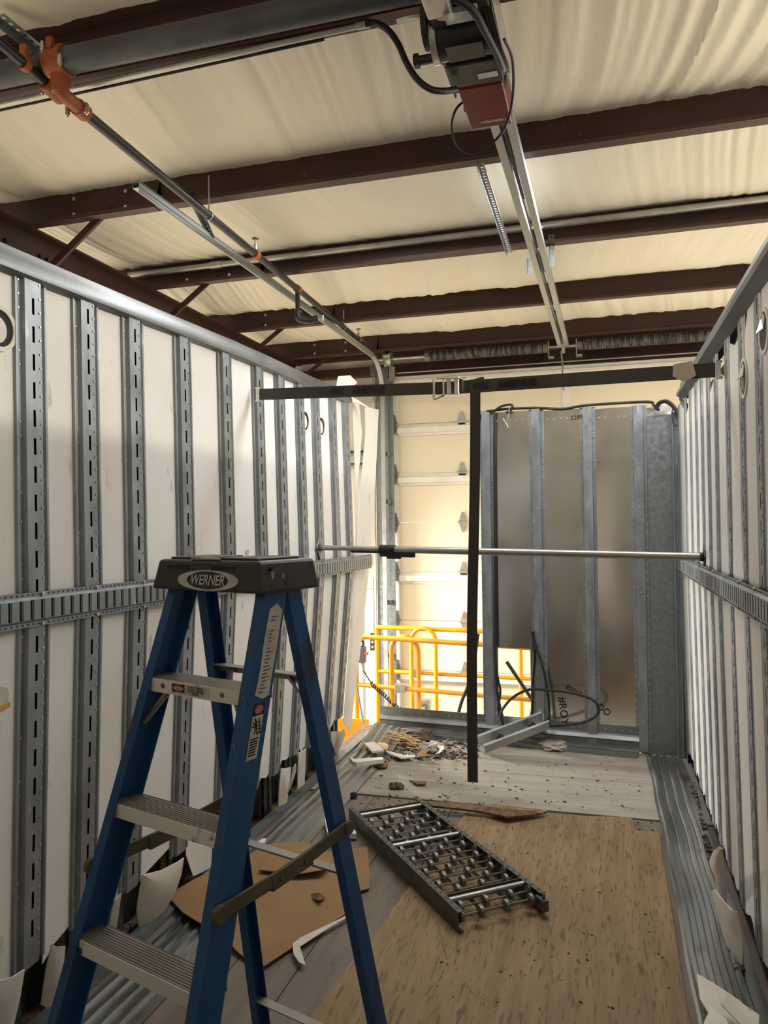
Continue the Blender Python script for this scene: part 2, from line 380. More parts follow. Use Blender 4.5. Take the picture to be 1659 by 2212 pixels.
door = bpy.data.objects.new('door_1', None); COL.objects.link(door); door.location = (-.40, DY, -1.15); struct(door)
seams = [3.51, 2.946, 2.372, 1.808, 1.246, .685, .118, -.447, -1.02]
DX0, DX1 = -2.40, 1.58
for k in range(len(seams)-1):
    z1, z0 = seams[k], seams[k+1]
    s = MB(); s.box(((DX0+DX1)/2, DY+.03, (z0+z1)/2), (DX1-DX0, .05, z1-z0-.006)); s.build('door_section', doorpaint, door, bevel=.003)
    for sx in (DX0+.045, -.40, DX1-.045):
        s = MB(); s.box((sx, DY+.002, (z0+z1)/2), (.09, .008, z1-z0-.004)); s.build('end_stile', doorwhite, door)
    if k:
        z = z1
        for hx in (DX0+.05, -1.555, -.41, .60, DX1-.05):
            h = MB()
            h.slab([(hx-.045, DY-.006, z+.012), (hx+.045, DY-.006, z+.012), (hx+.012, DY-.006, z+.115), (hx-.012, DY-.006, z+.115)], (0, -.006, 0))
            h.slab([(hx-.045, DY-.006, z-.012), (hx+.045, DY-.006, z-.012), (hx+.012, DY-.006, z-.115), (hx-.012, DY-.006, z-.115)], (0, -.006, 0))
            h.cyl((hx-.055, DY-.016, z), (hx+.055, DY-.016, z), .015, 8)
            h.build('hinge', brightsteel, door)
        if k in (1, 2, 4, 6):
            zz = z-.075
            t = MB(); t.extrude([(0, .055), (-.012, .055), (-.012, .042), (-.05, .03), (-.05, -.03), (-.012, -.042), (-.012, -.062), (0, -.062)], (DX0+.10, DY, zz), (DX1-.10, DY, zz), (0, 1, 0), (0, 0, 1))
            t.build('strut', doorwhite, door)
t = MB(); t.extrude([(0, .05), (-.05, .05), (-.05, .02), (-.07, .01), (-.07, -.02), (-.04, -.03), (-.04, -.05), (0, -.05)], (DX0+.02, DY, 3.44), (DX1-.02, DY, 3.44), (0, 1, 0), (0, 0, 1)); t.build('top_strut', doorwhite, door)
t = MB(); t.box((-.4, DY+.02, -1.08), (3.98, .06, .06)); t.build('bottom_seal', blackrub, door)

# ================================================================== TRAILER FLOOR
fl = MB(); fl.box((-.70, 1.45, -.06), (2.9, 10.5, .06)); floor = struct(fl.build('floor', wood_dark))
bw = .2675
for i in range(10):
    x0 = -2.03+bw*i; jog = .0
    b = MB(); b.box((x0+bw/2, .62, -.016+.001*hashn(i, 2)), (bw-.004, 8.5, .03)); b.build('floor_board', floorwood, floor, bevel=.002)
for i in range(5):
    y0 = 4.90+.328*i
    b = MB(); b.box((-.69, y0+.164, -.0155+.0012*hashn(i, 5)), (2.66, .324, .03)); b.build('cross_board', floorpale, floor, bevel=.002)
# screw heads in the end of the long boards
sc = MB()
for i in range(24):
    for yy in (4.72, 4.83):
        xx = -1.55+i*.077+.01*hashn(i, yy)
        sc.cyl((xx, yy+.02*hashn(i, 9), .0), (xx, yy+.02*hashn(i, 9), .003), .007, 6)
tag(sc.build('floor_screw', printblack, floor), kind='stuff')

def corrugated(name, label, x0, x1, y0, y1, up, bow):
    n = 30; w = x1-x0; mb = MB()
    prof = [(0, .002), (.05, .004), (.085, .020), (.145, .020), (.18, .004), (.26, .004), (.295, .020), (.355, .020), (.39, .004), (.47, .004), (.505, .020), (.565, .020), (.60, .004),
            (.68, .004), (.715, .020), (.775, .020), (.81, .004), (1, .006)]
    def top(u, t):
        k = min(int(u*(len(prof)-1)), len(prof)-2); f = u*(len(prof)-1)-k
        a = lerp(prof[k][0], prof[k+1][0], f); z = lerp(prof[k][1], prof[k+1][1], f)
        y = lerp(y0, y1, t)
        return V((x0+a*w+bow*math.sin(PI*t)+.004*math.sin(y*7), y, z+up(a, t)))
    mb.grid(top, len(prof)-1, n)
    mb.grid(lambda u, t: top(u, t)-V((0, 0, .003)), len(prof)-1, n)
    return tag(mb.build(name, galv_floor, smooth=False), label, 'floor strip', 'corrugated strips along the trailer walls')
corrugated('scuff_strip', 'corrugated galvanised strip on the floor along the slotted wall behind the ladder', -1.925, -1.635, .2, 6.28, lambda a, t: .10*max(0, t-.90)/.10*(1-a*.5)+.004*math.sin(t*9), 0)
corrugated('scuff_strip', 'corrugated galvanised floor strip beside the plywood, running to the grey corner panel', .262, .52, .2, 6.20, lambda a, t: .004*math.sin(t*8+1)+.002, .02)

# ================================================================== TRAILER WALLS
def WL(y, z):
    t = min(1.25, max(0, (y-2.2)/3.5))
    dx = -(.03+.08*t)*((1.5-z)/1.2) if z < 1.5 else -(.012+.02*t)*((z-1.5)/1.2)
    return -1.93+dx
def WR(y, z):
    return .53+(.02*(1.5-z)/1.4 if z < 1.5 else .0)

STUD = [(-.083, .002), (-.078, .013), (-.070, .013), (-.066, .005), (-.048, .005), (-.042, .021), (-.0075, .021), (.0045, .021), (.036, .021), (.042, .005), (.060, .005), (.064, .013), (.074, .013), (.083, .002)]
def stud(wall, xf, inward, yc, z0, z1, slot0, rivets=True, mirror=1, kw=1.0, kd=1.0):
    """hat-section stud with punched slots down its face"""
    rows = [z0]; cell = []
    z = slot0
    slots = []
    while z-.058 > z0+.02:
        slots.append((z-.058, z)); z -= .0985
    slots.reverse()
    marks = [(z0, False)]
    for a, b2 in slots: marks += [(a, True), (b2, False)]
    marks.append((z1, False))
    zs = [q[0] for q in marks]
    mb = MB(); n = len(STUD); vs = []
    for zz in zs:
        for s, d in STUD:
            y = yc+s*mirror*kw; vs.append(V((xf(y, zz)+inward*d*kd, y, zz)))
    fs = []
    for j in range(len(zs)-1):
        for i in range(n-1):
            if i == 6 and marks[j][1]: continue
            fs.append((j*n+i, j*n+i+1, (j+1)*n+i+1, (j+1)*n+i))
    mb.add(vs, fs)
    # dark backing added for the shade inside the stud, seen through the slots
    o = mb.build('stud', galv, wall, smooth=True)
    bk = MB(); bk.grid(lambda u, v: V((xf(yc, lerp(z0, z1, v))-inward*.004, yc+lerp(-.05, .05, u), lerp(z0, z1, v))), 1, 8); bk.build('stud_shade_back', shade_black, o)
    if rivets:
        rv = MB(); z = z1-.05
        while z > z0+.03:
            for s, d in ((.030*kw, .021*kd), (-.057*kw, .005*kd)):
                if s < 0 and hashn(z, yc) > .5: continue
                y = yc+s*mirror; x = xf(y, z)
                rv.cyl((x+inward*d, y, z), (x+inward*(d+.003), y, z), .0045, 6)
            z -= .0493
        tag(rv.build('rivet_row', brightsteel, o), kind='stuff')
    return o
def panel(wall, xf, inward, ya, yb, bot, top, material=liner):
    """white lining strip between two studs with a torn lower edge; bot/top: lists of (frac, z)"""
    mb = MB(); nb = len(bot); rows = 14
    def at(lst, u):
        for (a, za), (b2, zb) in zip(lst, lst[1:]):
            if a <= u <= b2: return lerp(za, zb, (u-a)/(b2-a) if b2 > a else 0)
        return lst[-1][1]
    us = sorted(set([q[0] for q in bot]+[q[0] for q in top]+[0, .25, .5, .75, 1])); n = len(us)
    for side in (0, 1):
        vs = []
        for j in range(rows+1):
            for u in us:
                y = lerp(ya, yb, u); z = lerp(at(bot, u), at(top, u), j/rows)
                vs.append(V((xf(y, z)+inward*(.003-.005*side), y, z)))
        mb.add(vs, [(j*n+i, j*n+i+1, (j+1)*n+i+1, (j+1)*n+i) for j in range(rows) for i in range(n-1)])
    h = (rows+1)*n
    mb.f += [(i, i+1, h+i+1, h+i) for i in range(n-1)]
    return mb.build('liner_panel', material, wall, smooth=True)
def jag(seed, z, amp, n=5):
    return [(i/(n-1), z+amp*(hashn(seed, i)-.5)*2) for i in range(n)]

# unseen stretch of trailer roof behind the viewer, added to dim the nearby light
rr = MB(); rr.box((-.70, -1.95, 2.80), (2.85, 3.3, .03)); struct(rr.build('ceiling_added_roof', steel_rail))
# ---- left wall
Lend = 5.86
w = MB(); w.grid(lambda u, v: V((-2.10-.06*max(0, .5-v), lerp(-3.6, Lend, u), lerp(-.06, 2.74, v))), 12, 6); w.grid(lambda u, v: V((-2.115-.06*max(0, .5-v), lerp(-3.6, Lend, u), lerp(-.06, 2.74, v))), 12, 6)
wall_left = struct(w.build('wall_left', black_skin))
LS = [1.33, 1.64, 1.94, 2.243, 2.543, 2.856, 3.262, 3.690, 4.100, 4.418, 4.744, 5.043, 5.399, 5.699]
for i, y in enumerate(LS):
    zt = lerp(2.70, 2.79, (y-2.1)/3.6)
    zb = .30-.06*hashn(i, 4)
    stud(wall_left, WL, 1, y, zb, zt, 2.635+.01*hashn(i, 1) if i > 3 else 2.60, rivets=True)
botz = {2: [(0, .30), (.5, .27), (1, .25)], 3: [(0, .235), (.4, .275), (1, .30)], 4: jag(4, .27, .02), 5: [(0, .26), (.5, .28), (1, .30)], 6: [(0, .20), (.3, .06), (.6, .04), (1, .02)]}
for i in range(len(LS)-1):
    ya, yb = LS[i]+.076, LS[i+1]-.076
    zt = lerp(2.70, 2.79, ((ya+yb)/2-2.1)/3.6)
    panel(wall_left, WL, 1, ya, yb, botz.get(i, jag(i, .27, .03)), [(0, zt), (1, zt)])
panel(wall_left, WL, 1, -3.6, LS[0]-.076, jag(30, .3, .02), [(0, 2.7), (1, 2.7)])
# short dark stumps of the uprights under the torn lining
for i, y in enumerate(LS[2:]):
    b = MB(); b.box((-2.045-.03*i/11, y, .14), (.02, .11, .34)); b.box((-2.033-.03*i/11, y+.02, .14), (.01, .03, .32)); b.build('stud_stump', black_skin, wall_left)
b = MB(); b.bar((-1.975, .2, .012), (-2.0, 6.2, .012), .07, .02); b.build('sill_angle', galv_dark, wall_left)
# top rail
tr = MB(); n = 24
RP = [(-.05, .0), (.012, -.012), (.034, .0), (.037, .02), (.024, .05), (.022, .078), (-.005, .092), (-.10, .105), (-.10, .095), (-.05, .08)]
vs = []
for j in range(n+1):
    y = lerp(-3.6, 5.80, j/n); zb = lerp(2.672, 2.765, (y-2.1)/3.6)+.006*math.sin(y*2.1); x = WL(y, 2.75)+.004*math.sin(y*3.3)
    vs += [V((x+a, y, zb+c)) for a, c in RP]
k = len(RP); tr.add(vs, [(j*k+i, j*k+(i+1) % k, (j+1)*k+(i+1) % k, (j+1)*k+i) for j in range(n) for i in range(k)]+[tuple(range(k)), tuple(range(n*k, n*k+k))])
tr.build('top_rail', rail_dull, wall_left, smooth=True)
# bent and torn tip of the rail
tp = MB(); e = V((WL(5.8, 2.75), 5.80, 2.77))
tp.slab([e+V((-.06, -.12, .09)), e+V((.02, -.03, .10)), e+V((.05, .08, .16)), e+V((.0, .05, .22)), e+V((-.07, -.04, .20))], (.006, 0, .004))
tp.slab([e+V((-.02, -.05, .02)), e+V((.05, .06, .0)), e+V((.10, .22, -.015)), e+V((.04, .12, .03)), e+V((.0, .02, .05))], (0, 0, .006))
tp.build('torn_rail_tip', whitegrey, wall_left)
# bent end panels beyond the last stud
def px_panel(name, pts_l, pts_r, xl, xr, material, parent, t=.004):
    L = [onx(px, py, xl+d) for px, py, d in pts_l]; R = [onx(px, py, xr+d) for px, py, d in pts_r]
    mb = MB(); n = len(L); sub = 5; vs = []
    for off in (0, -t):
        for a, b2 in zip(L, R):
            for q in range(sub+1):
                p = a.lerp(b2, q/sub); vs.append(p+V((off, 0, 0)))
    w = sub+1; fs = [(s*n*w+j*w+i, s*n*w+j*w+i+1, s*n*w+(j+1)*w+i+1, s*n*w+(j+1)*w+i) for s in (0, 1) for j in range(n-1) for i in range(sub)]
    for j in range(n-1):
        for i in (0, sub): fs.append((j*w+i, (j+1)*w+i, n*w+(j+1)*w+i, n*w+j*w+i))
    for i in range(sub):
        for j in (0, n-1): fs.append((j*w+i, j*w+i+1, n*w+j*w+i+1, n*w+j*w+i))
    mb.add(vs, fs); return mb.build(name, material, parent, smooth=True)
px_panel('liner_panel', [(761, 868, 0), (766, 1000, 0), (769, 1150, 0), (762, 1280, -.03), (752, 1420, -.07), (742, 1560, -.10)],
         [(776, 874, 0), (782, 935, 0), (774, 1040, .0), (772, 1180, 0), (766, 1300, -.03), (752, 1575, -.10)], -1.965, -1.962, liner, wall_left)
px_panel('bent_liner_panel', [(789, 878, .04), (790, 935, .03), (777, 1080, .0), (772, 1180, -.0), (766, 1300, -.03), (750, 1560, -.10)],
         [(818, 885, .10), (813, 1000, .10), (806, 1110, .09), (797, 1230, .06), (783, 1370, .0), (757, 1580, -.06)], -1.965, -2.02, liner, wall_left)
for px, py in ((665, 909), (700, 921), (2, 708)):
    c = onx(px, py, -1.925); c.x = WL(c.y, c.z)+.004
    rp = MB(); rp.ring(c, (0, 1, 0), (0, 0, 1), .062, .078, .007, 28); ro = rp.build('vent_ring', liner_broken, wall_left, smooth=True)
    d = MB(); d.cyl(c-V((.001, 0, 0)), c+V((.0015, 0, 0)), .063, 28); d.build('vent_hole_shade', shade_black, ro)  # dark disc painted in for the shade of the opening
    d = MB(); d.cyl(c+V((.000, -.012, -.006)), c+V((.004, -.012, -.006)), .046, 24); d.build('vent_cover', glassy, ro, smooth=True)
# logistic track
def etrack(wall, xf, inward, y0, y1, zc, hgt, material, pitch=.0508):
    mb = MB(); prof = [(-.5, .030), (-.36, .030), (-.31, .040), (-.28, .041), (.28, .041), (.31, .040), (.36, .030), (.5, .030)]
    ys = [(y0, False)]; y = y0+.02
    while y+.016 < y1: ys += [(y, True), (y+.017, False)]; y += pitch
    ys.append((y1, False)); n = len(prof); vs = []
    for y, _ in ys:
        for a, d in prof:
            z = zc(y)+a*hgt; vs.append(V((xf(y, 1.5)+inward*d, y, z)))
    fs = [(j*n+i, j*n+i+1, (j+1)*n+i+1, (j+1)*n+i) for j in range(len(ys)-1) for i in range(n-1) if not (i == 3 and ys[j][1])]
    mb.add(vs, fs); o = mb.build('logistic_track', material, wall)
    bk = MB(); bk.grid(lambda u, v: V((xf(lerp(y0, y1, u), 1.5)+inward*.024, lerp(y0, y1, u), zc(lerp(y0, y1, u))+hgt*lerp(-.5, .5, v))), 10, 1); bk.build('track_shade_back', shade_black, o)  # dark backing stands in for the shade behind the slots
    # stamped lips beside each opening, and the dotted holes in both flanges
    lp = MB(); hl = MB(); bt = MB(); k = 0
    for (y, on) in ys:
        if on:
            x = xf(y, 1.5)
            lp.box((x+inward*.033, y+.0145, zc(y)), (.012, .0045, hgt*.54))
            for q in (0, .5):
                for s in (-.43, .43):
                    yy = y+pitch*q; hl.cyl((x+inward*.030, yy, zc(yy)+s*hgt), (x+inward*.0315, yy, zc(yy)+s*hgt), .0035, 6)
    tag(lp.build('slot_lips', material, o), kind='stuff'); tag(hl.build('flange_holes', printblack, o), kind='stuff')
    for y in (LS if inward > 0 else RS):
        if y0 < y < y1:
            for s in (-.44, .44):
                bt.cyl((xf(y, 1.5)+inward*.028, y+.012, zc(y)+s*hgt), (xf(y, 1.5)+inward*.036, y+.012, zc(y)+s*hgt), .007, 8)
    tag(bt.build('track_bolts', brightsteel, o), kind='stuff')
    return o
tA = onx(0, 1327, -1.89); tB = onx(805, 1212, -1.89)
zL = lambda y: lerp(tA.z, tB.z, (y-tA.y)/(tB.y-tA.y))-.004*math.sin(max(0, y-2)*.8)
etrack(wall_left, WL, 1, 1.2, tB.y, zL, .118, galv)
# ---- right wall
w = MB()
for o in (0, .012): w.grid(lambda u, v: V((.66+o, lerp(-3.6, 6.35, u), lerp(-.06, 2.68, v))), 8, 4)
wall_right = struct(w.build('wall_right', black_skin))
RS = [1.83, 2.20, 2.59, 2.97, 3.32, 3.70, 4.07, 4.37, 4.65, 4.93, 5.25, 5.58, 6.02]
for i, y in enumerate(RS):
    stud(wall_right, WR, -1, y, .10, 2.64, 2.56+.02*hashn(i, 2), rivets=i < 8, mirror=-1, kw=.98, kd=.34)
rtop = {4: [(0, 2.53), (.4, 2.52), (1, 2.56)], 5: [(0, 2.44), (.5, 2.47), (1, 2.52)], 6: [(0, 2.49), (.5, 2.47), (1, 2.45)], 10: [(0, 2.56), (1, 2.50)], 3: [(0, 2.62), (.6, 2.60), (1, 2.50)]}
for i in range(len(RS)-1):
    ya, yb = RS[i]+.075, RS[i+1]-.075
    panel(wall_right, WR, -1, ya, yb, jag(50+i, .12, .03), rtop.get(i, [(0, 2.65), (1, 2.65)]))
panel(wall_right, WR, -1, RS[-1]+.07, 6.30, [(0, 0), (1, 0)], [(0, 2.6), (1, 2.6)], galv)
panel(wall_right, WR, -1, -3.6, RS[0]-.076, jag(70, .12, .02), [(0, 2.65), (1, 2.65)])
for i, y in enumerate(RS[2:]):
    b = MB(); b.box((.60, y, .06), (.02, .10, .24)); b.build('stud_stump', black_skin, wall_right)
b = MB(); b.bar((.600, .2, -.004), (.600, 6.2, -.004), .06, .02); b.build('sill_angle', black_skin, wall_right)
RP2 = [(.05, .0), (.0, -.02), (-.052, .004), (-.056, .022), (-.036, .030), (-.030, .085), (.02, .10), (.10, .11), (.10, .10), (.05, .08)]
tr = MB(); vs = []
for j in range(n+1):
    y = lerp(-3.6, 5.62, j/n); zb = lerp(2.60, 2.64, (y-2.9)/2.7); x = WR(y, 2.6)
    vs += [V((x+a, y, zb+c)) for a, c in RP2]
k = len(RP2); tr.add(vs, [(j*k+i, j*k+(i+1) % k, (j+1)*k+(i+1) % k, (j+1)*k+i) for j in range(n) for i in range(k)]+[tuple(range(k)), tuple(range(n*k, n*k+k))])
tr.build('top_rail', rail_dull, wall_right, smooth=True)
tp = MB(); e = V((.52, 5.62, 2.63)); tp.slab([e+V((-.03, 0, 0)), e+V((.02, 0, -.05)), e+V((.03, .10, -.10)), e+V((-.01, .08, -.03))], (.01, 0, .01)); tp.build('torn_rail_tip', steel_rail, wall_right)
tA2 = onx(1659, 1323, .49); tB2 = onx(1482, 1228, .49)
zR = lambda y: lerp(tA2.z, tB2.z, (y-tA2.y)/(tB2.y-tA2.y))
etrack(wall_right, WR, -1, 1.2, 6.0, zR, .118, galv)
for px, py in ((1608, 817), (1652, 715)):
    c = onx(px, py, .527)
    rp = MB(); rp.ring(c, (0, -1, 0), (0, 0, 1), .066, .080, .006, 28); ro = rp.build('vent_ring', liner_broken, wall_right, smooth=True)
    d = MB(); d.cyl(c+V((.001, 0, 0)), c-V((.002, 0, 0)), .067, 28); d.build('vent_hole_shade', shade_black, ro)  # dark disc in place of a cut opening, coloured as its shade
    d = MB(); d.slab([c+V((-.003, .0, .065)), c+V((-.003, .03, .05)), c+V((-.02, .035, .0)), c+V((-.003, .0, .01)), c+V((-.003, -.03, .04))], (-.003, 0, 0)); d.build('vent_cover', glassy, ro)

# ---- bulkhead across the front end
B0 = V((-1.93, 6.50, 0)); B1 = V((.227, 6.276, 0)); BD = (B1-B0).normalized(); BN = V((BD.y, -BD.x, 0)).normalized()
if BN.y > 0: BN = -BN
def onB(px, py): return onplane(px, py, B0, BN)
def bs(px, py):
    p = onB(px, py); return (p-B0).dot(BD), p.z
def BP(s, z, d=0): return B0+BD*s+BN*d+V((0, 0, z))
wall_back = bpy.data.objects.new('wall_back', None); COL.objects.link(wall_back); wall_back.location = BP(1.5, 0); struct(wall_back)
px_posts = [(1055, 888), (1163, 884), (1274, 880), (1384, 876)]
sp = [bs(p[0], 1200)[0] for p in px_posts]; zp = [bs(*p)[1] for p in px_posts]
PPROF = [(-.060, .002), (-.058, .006), (-.036, .006), (-.034, .034), (.034, .034), (.036, .006), (.058, .006), (.060, .002)]
for i, (s, zt) in enumerate(zip(sp, zp)):
    mb = MB(); mb.extrude(PPROF, BP(s, .02), BP(s, zt), BD, BN, closed=False); mb.extrude(PPROF, BP(s, .02, -.004), BP(s, zt, -.004), BD, BN, closed=False)
    o = mb.build('post', galv, wall_back)
    rv = MB(); z = .1
    while z < zt-.05:
        for q in (-.048, .048): rv.cyl(BP(s+q, z, .005), BP(s+q, z, .010), .006, 6)
        z += .062
    if i:
        z = .25
        while z < zt-.1: rv.cyl(BP(s, z, .034), BP(s, z, .039), .008, 6); z += .33
    tag(rv.build('rivet_row', brightsteel, o), kind='stuff')
o0 = bs(1076, 1398); o1 = bs(1148, 1558)
for i in range(3):
    s0, s1 = sp[i]+.045, sp[i+1]-.045
    def pw(u, v, za, zb, sa, sb):
        s = lerp(sa, sb, u); z = lerp(za, zb, v)
        zt = lerp(zp[i], zp[i+1], (s-s0)/(s1-s0)); uu = (s-s0)/(s1-s0); vv = (z-.22)/(zt-.22)
        return BP(s, z, .002+.006*math.sin(PI*uu)*math.sin(5*vv+i)+.010*math.sin(PI*uu)*max(0, (vv-.86)/.14))
    mb = MB(); zt = min(zp[i], zp[i+1])-.005
    if i == 0:
        mb.grid(lambda u, v: pw(u, v, o0[1], zt, s0, s1), 14, 40)
        mb.grid(lambda u, v: pw(u, v, .20, o0[1], s0, o0[0]), 2, 10)
        mb.grid(lambda u, v: pw(u, v, .20, o0[1], o1[0], s1), 2, 10)
    else:
        mb.grid(lambda u, v: pw(u, v, .18, zt, s0, s1), 14, 50)
    po = mb.build('aluminium_panel', alu, wall_back, smooth=True)
    rv = MB()
    for q in range(5): rv.cyl(BP(lerp(s0, s1, .15+.165*q), zt-.07, .004), BP(lerp(s0, s1, .15+.165*q), zt-.07, .012), .008, 8)
    tag(rv.build('rivet_row', brightsteel, po), kind='stuff')
# grey corner panel up to the right wall
C1 = V((.227, 6.276, 0)); C2 = V((.66, 6.235, 0)); zc = onplane(1430, 897, C1, V((0, -1, 0))).z
mb = MB(); mb.slab([C1, C2, C2+V((0, 0, zc)), C1+V((0, 0, zc))], (0, .006, 0)); mb.build('corner_panel', galv_dark, wall_back)
mb = MB(); mb.extrude([(-.03, 0), (-.026, -.02), (-.015, -.02), (-.011, -.004), (.004, -.004), (.008, -.02), (.02, -.02), (.024, 0)], (.515, 6.225, .0), (.515, 6.225, 2.62), (1, 0, 0), (0, 1, 0), closed=False); mb.build('corner_trim', galv, wall_back)
rv = MB()
for z in (.5, .8, 1.1, 1.42, 1.62, 1.95, 2.3):
    rv.cyl((.255, 6.27, z), (.255, 6.262, z), .007, 6)
tag(rv.build('rivet_row', brightsteel, wall_back), kind='stuff')
# bottom rail / sill across the whole opening
SILL = [(0, .02), (.10, .02), (.10, .035), (.03, .055), (.03, .085), (.05, .10), (.03, .125), (.012, .135), (.012, .20), (0, .20)]
mb = MB(); mb.extrude([(-q[0], q[1]) for q in SILL], BP(.0, .0), BP(2.16, .0), -BN, (0, 0, 1)); mb.build('bottom_rail', rail_dull, wall_back)
rv = MB()
for q in range(34):
    rv.cyl(BP(.05+q*.064, .168, .012), BP(.05+q*.064, .168, .016), .006, 6)
tag(rv.build('rivet_row', brightsteel, wall_back), kind='stuff')
mb = MB(); mb.box(BP(1.1, .015, .13), (2.1, .06, .03), Matrix.Rotation(math.atan2(BD.y, BD.x), 3, 'Z')); mb.build('bottom_angle', galv_dark, wall_back)
# ================================================================== STEP LADDER
LX, LY, LPH = -.944, 1.824, -.313
LU = V((math.cos(LPH), math.sin(LPH), 0)); LV = V((-math.sin(LPH), math.cos(LPH), 0))
def LP(u, v, z): return V((LX, LY, 0))+LU*u+LV*v+V((0, 0, z))
def fw(z): return .176+.059*(1.6-z)
def fv(z): return -.071-.322*(1.6-z)
def rw(z): return .168+.064*(1.6-z)
def rv_(z): return .085+.211*(1.6-z)
ladder = thing('step_ladder', 'blue fibreglass step ladder with a black cap standing by the slotted wall', 'ladder', LP(0, 0, 0))
ZT = 1.66
for s in (-1, 1):
    C = [(0, 0), (0, .082), (-.030, .082), (-.030, .078), (-.004, .078), (-.004, .004), (-.030, .004), (-.030, 0)]
    mb = MB(); mb.extrude([(a*s, b2) for a, b2 in C], LP(s*fw(.03), fv(.03), .03), LP(s*fw(ZT), fv(ZT), ZT), LU, LV); mb.build('front_rail', bluefib, ladder, bevel=.0015)
    mb = MB(); mb.box((0, 0, 0), (.05, .10, .03)); mb.v = [tuple(LP(s*fw(0)-s*.018, fv(0)+.04, .018)+LU*a+LV*b2+V((0, 0, c))) for a, b2, c in mb.v]; mb.build('foot', blackrub, ladder)
    R = [(0, -.052), (0, 0), (-.028, 0), (-.028, -.004), (-.004, -.004), (-.004, -.048), (-.028, -.048), (-.028, -.052)]
    mb = MB(); mb.extrude([(a*s, b2) for a, b2 in R], LP(s*rw(.03), rv_(.03), .03), LP(s*rw(ZT), rv_(ZT), ZT), LU, LV); mb.build('rear_rail', bluefib, ladder, bevel=.0015)
    mb = MB(); mb.box((0, 0, 0), (.045, .07, .03)); mb.v = [tuple(LP(s*rw(0)-s*.014, rv_(0)-.026, .018)+LU*a+LV*b2+V((0, 0, c))) for a, b2, c in mb.v]; mb.build('foot', blackrub, ladder)
for k, z in enumerate((1.402, 1.104, .806, .508, .21)):
    w = fw(z)-.005; v0 = fv(z)+.006
    prof = [(0, -.034), (0, -.003)]
    for q in range(9): a = .003+q*.0082; prof += [(a, 0), (a+.0035, 0), (a+.0045, -.0022), (a+.0070, -.0022)]
    prof += [(.080, 0), (.080, -.028), (.077, -.028), (.077, -.006), (.003, -.006), (.003, -.034)]
    mb = MB(); mb.extrude(prof, LP(-w, v0, z), LP(w, v0, z), LV, (0, 0, 1)); st = mb.build('step', stepalu, ladder)
    mb = MB(); mb.extrude([(-.0015, -.035), (-.0015, -.001), (.0, -.001), (.0, -.035)], LP(-w+.002, v0, z), LP(w-.002, v0, z), LV, (0, 0, 1)); mb.build('step_nose', stepface, st)
    if k == 0:
        for u in (-.118, .095):
            mb = MB(); mb.cyl(LP(u, v0-.0015, z-.016), LP(u, v0-.0045, z-.016), .0075, 10, .005); mb.build('rivet', convsteel, st)
        # printed warning label with a red oval
        f0 = v0-.0018
        mb = MB(); mb.slab([LP(-.085, f0, z-.031), LP(.052, f0, z-.031), LP(.052, f0, z-.005), LP(-.085, f0, z-.005)], LV*-.0003); lb = mb.build('warning_label', paper, st)
        mb = MB(); mb.slab([LP(-.082, f0-.0005, z-.026), LP(-.036, f0-.0005, z-.026), LP(-.036, f0-.0005, z-.007), LP(-.082, f0-.0005, z-.007)], LV*-.0002); mb.build('label_block', printblack, lb)
        mb = MB(); mb.slab([LP(-.059+.020*math.cos(t), f0-.0009, z-.0165+.0075*math.sin(t)) for t in [2*PI*q/20 for q in range(20)]], LV*-.0002); mb.build('label_oval', printred, lb)
        place_text('label_text', 'DANGER', .008, LP(-.059, f0-.0013, z-.0165), LU, (0, 0, 1), paper, lb)
        for q, tx in enumerate(('DO NOT STAND AT', 'OR ABOVE THIS STEP', 'YOU CAN LOSE YOUR', 'BALANCE')):
            place_text('label_text', tx, .0058, LP(.003, f0-.0006, z-.0095-.0055*q), LU, (0, 0, 1), printblack, lb)
    for s in (-1, 1):
        mb = MB(); mb.cyl(LP(s*(fw(z)-.015), fv(z), z-.012), LP(s*(fw(z)-.015), fv(z)-.004, z-.012), .0055, 8); mb.build('rivet', convsteel, ladder)
        if k == 0:
            z2 = z-.115
            mb = MB(); mb.tube([LP(s*(fw(z)-.085), fv(z)+.035, z-.012), LP(s*(fw(z2)-.010), fv(z2)+.035, z2)], .0085, 8); mb.build('knee_brace', convbright, ladder)
            mb = MB(); mb.cyl(LP(s*(fw(z2)-.015), fv(z2), z2), LP(s*(fw(z2)-.015), fv(z2)-.004, z2), .0055, 8); mb.build('rivet', convsteel, ladder)
for z in (1.402, .86, .32):
    w = rw(z)-.004
    mb = MB(); mb.extrude([(-.042, 0), (-.010, 0), (-.010, -.022), (-.013, -.022), (-.013, -.003), (-.042, -.003)], LP(-w, rv_(z), z), LP(w, rv_(z), z), LV, (0, 0, 1)); mb.build('rear_brace', stepalu, ladder)
    if z > 1:
        for s in (-1, 1):
            mb = MB(); mb.bar(LP(s*(w-.075), rv_(z)-.026, z-.008), LP(s*(rw(z-.10)-.008), rv_(z-.1)-.026, z-.10), .012, .008); mb.build('knee_brace', convbright, ladder)
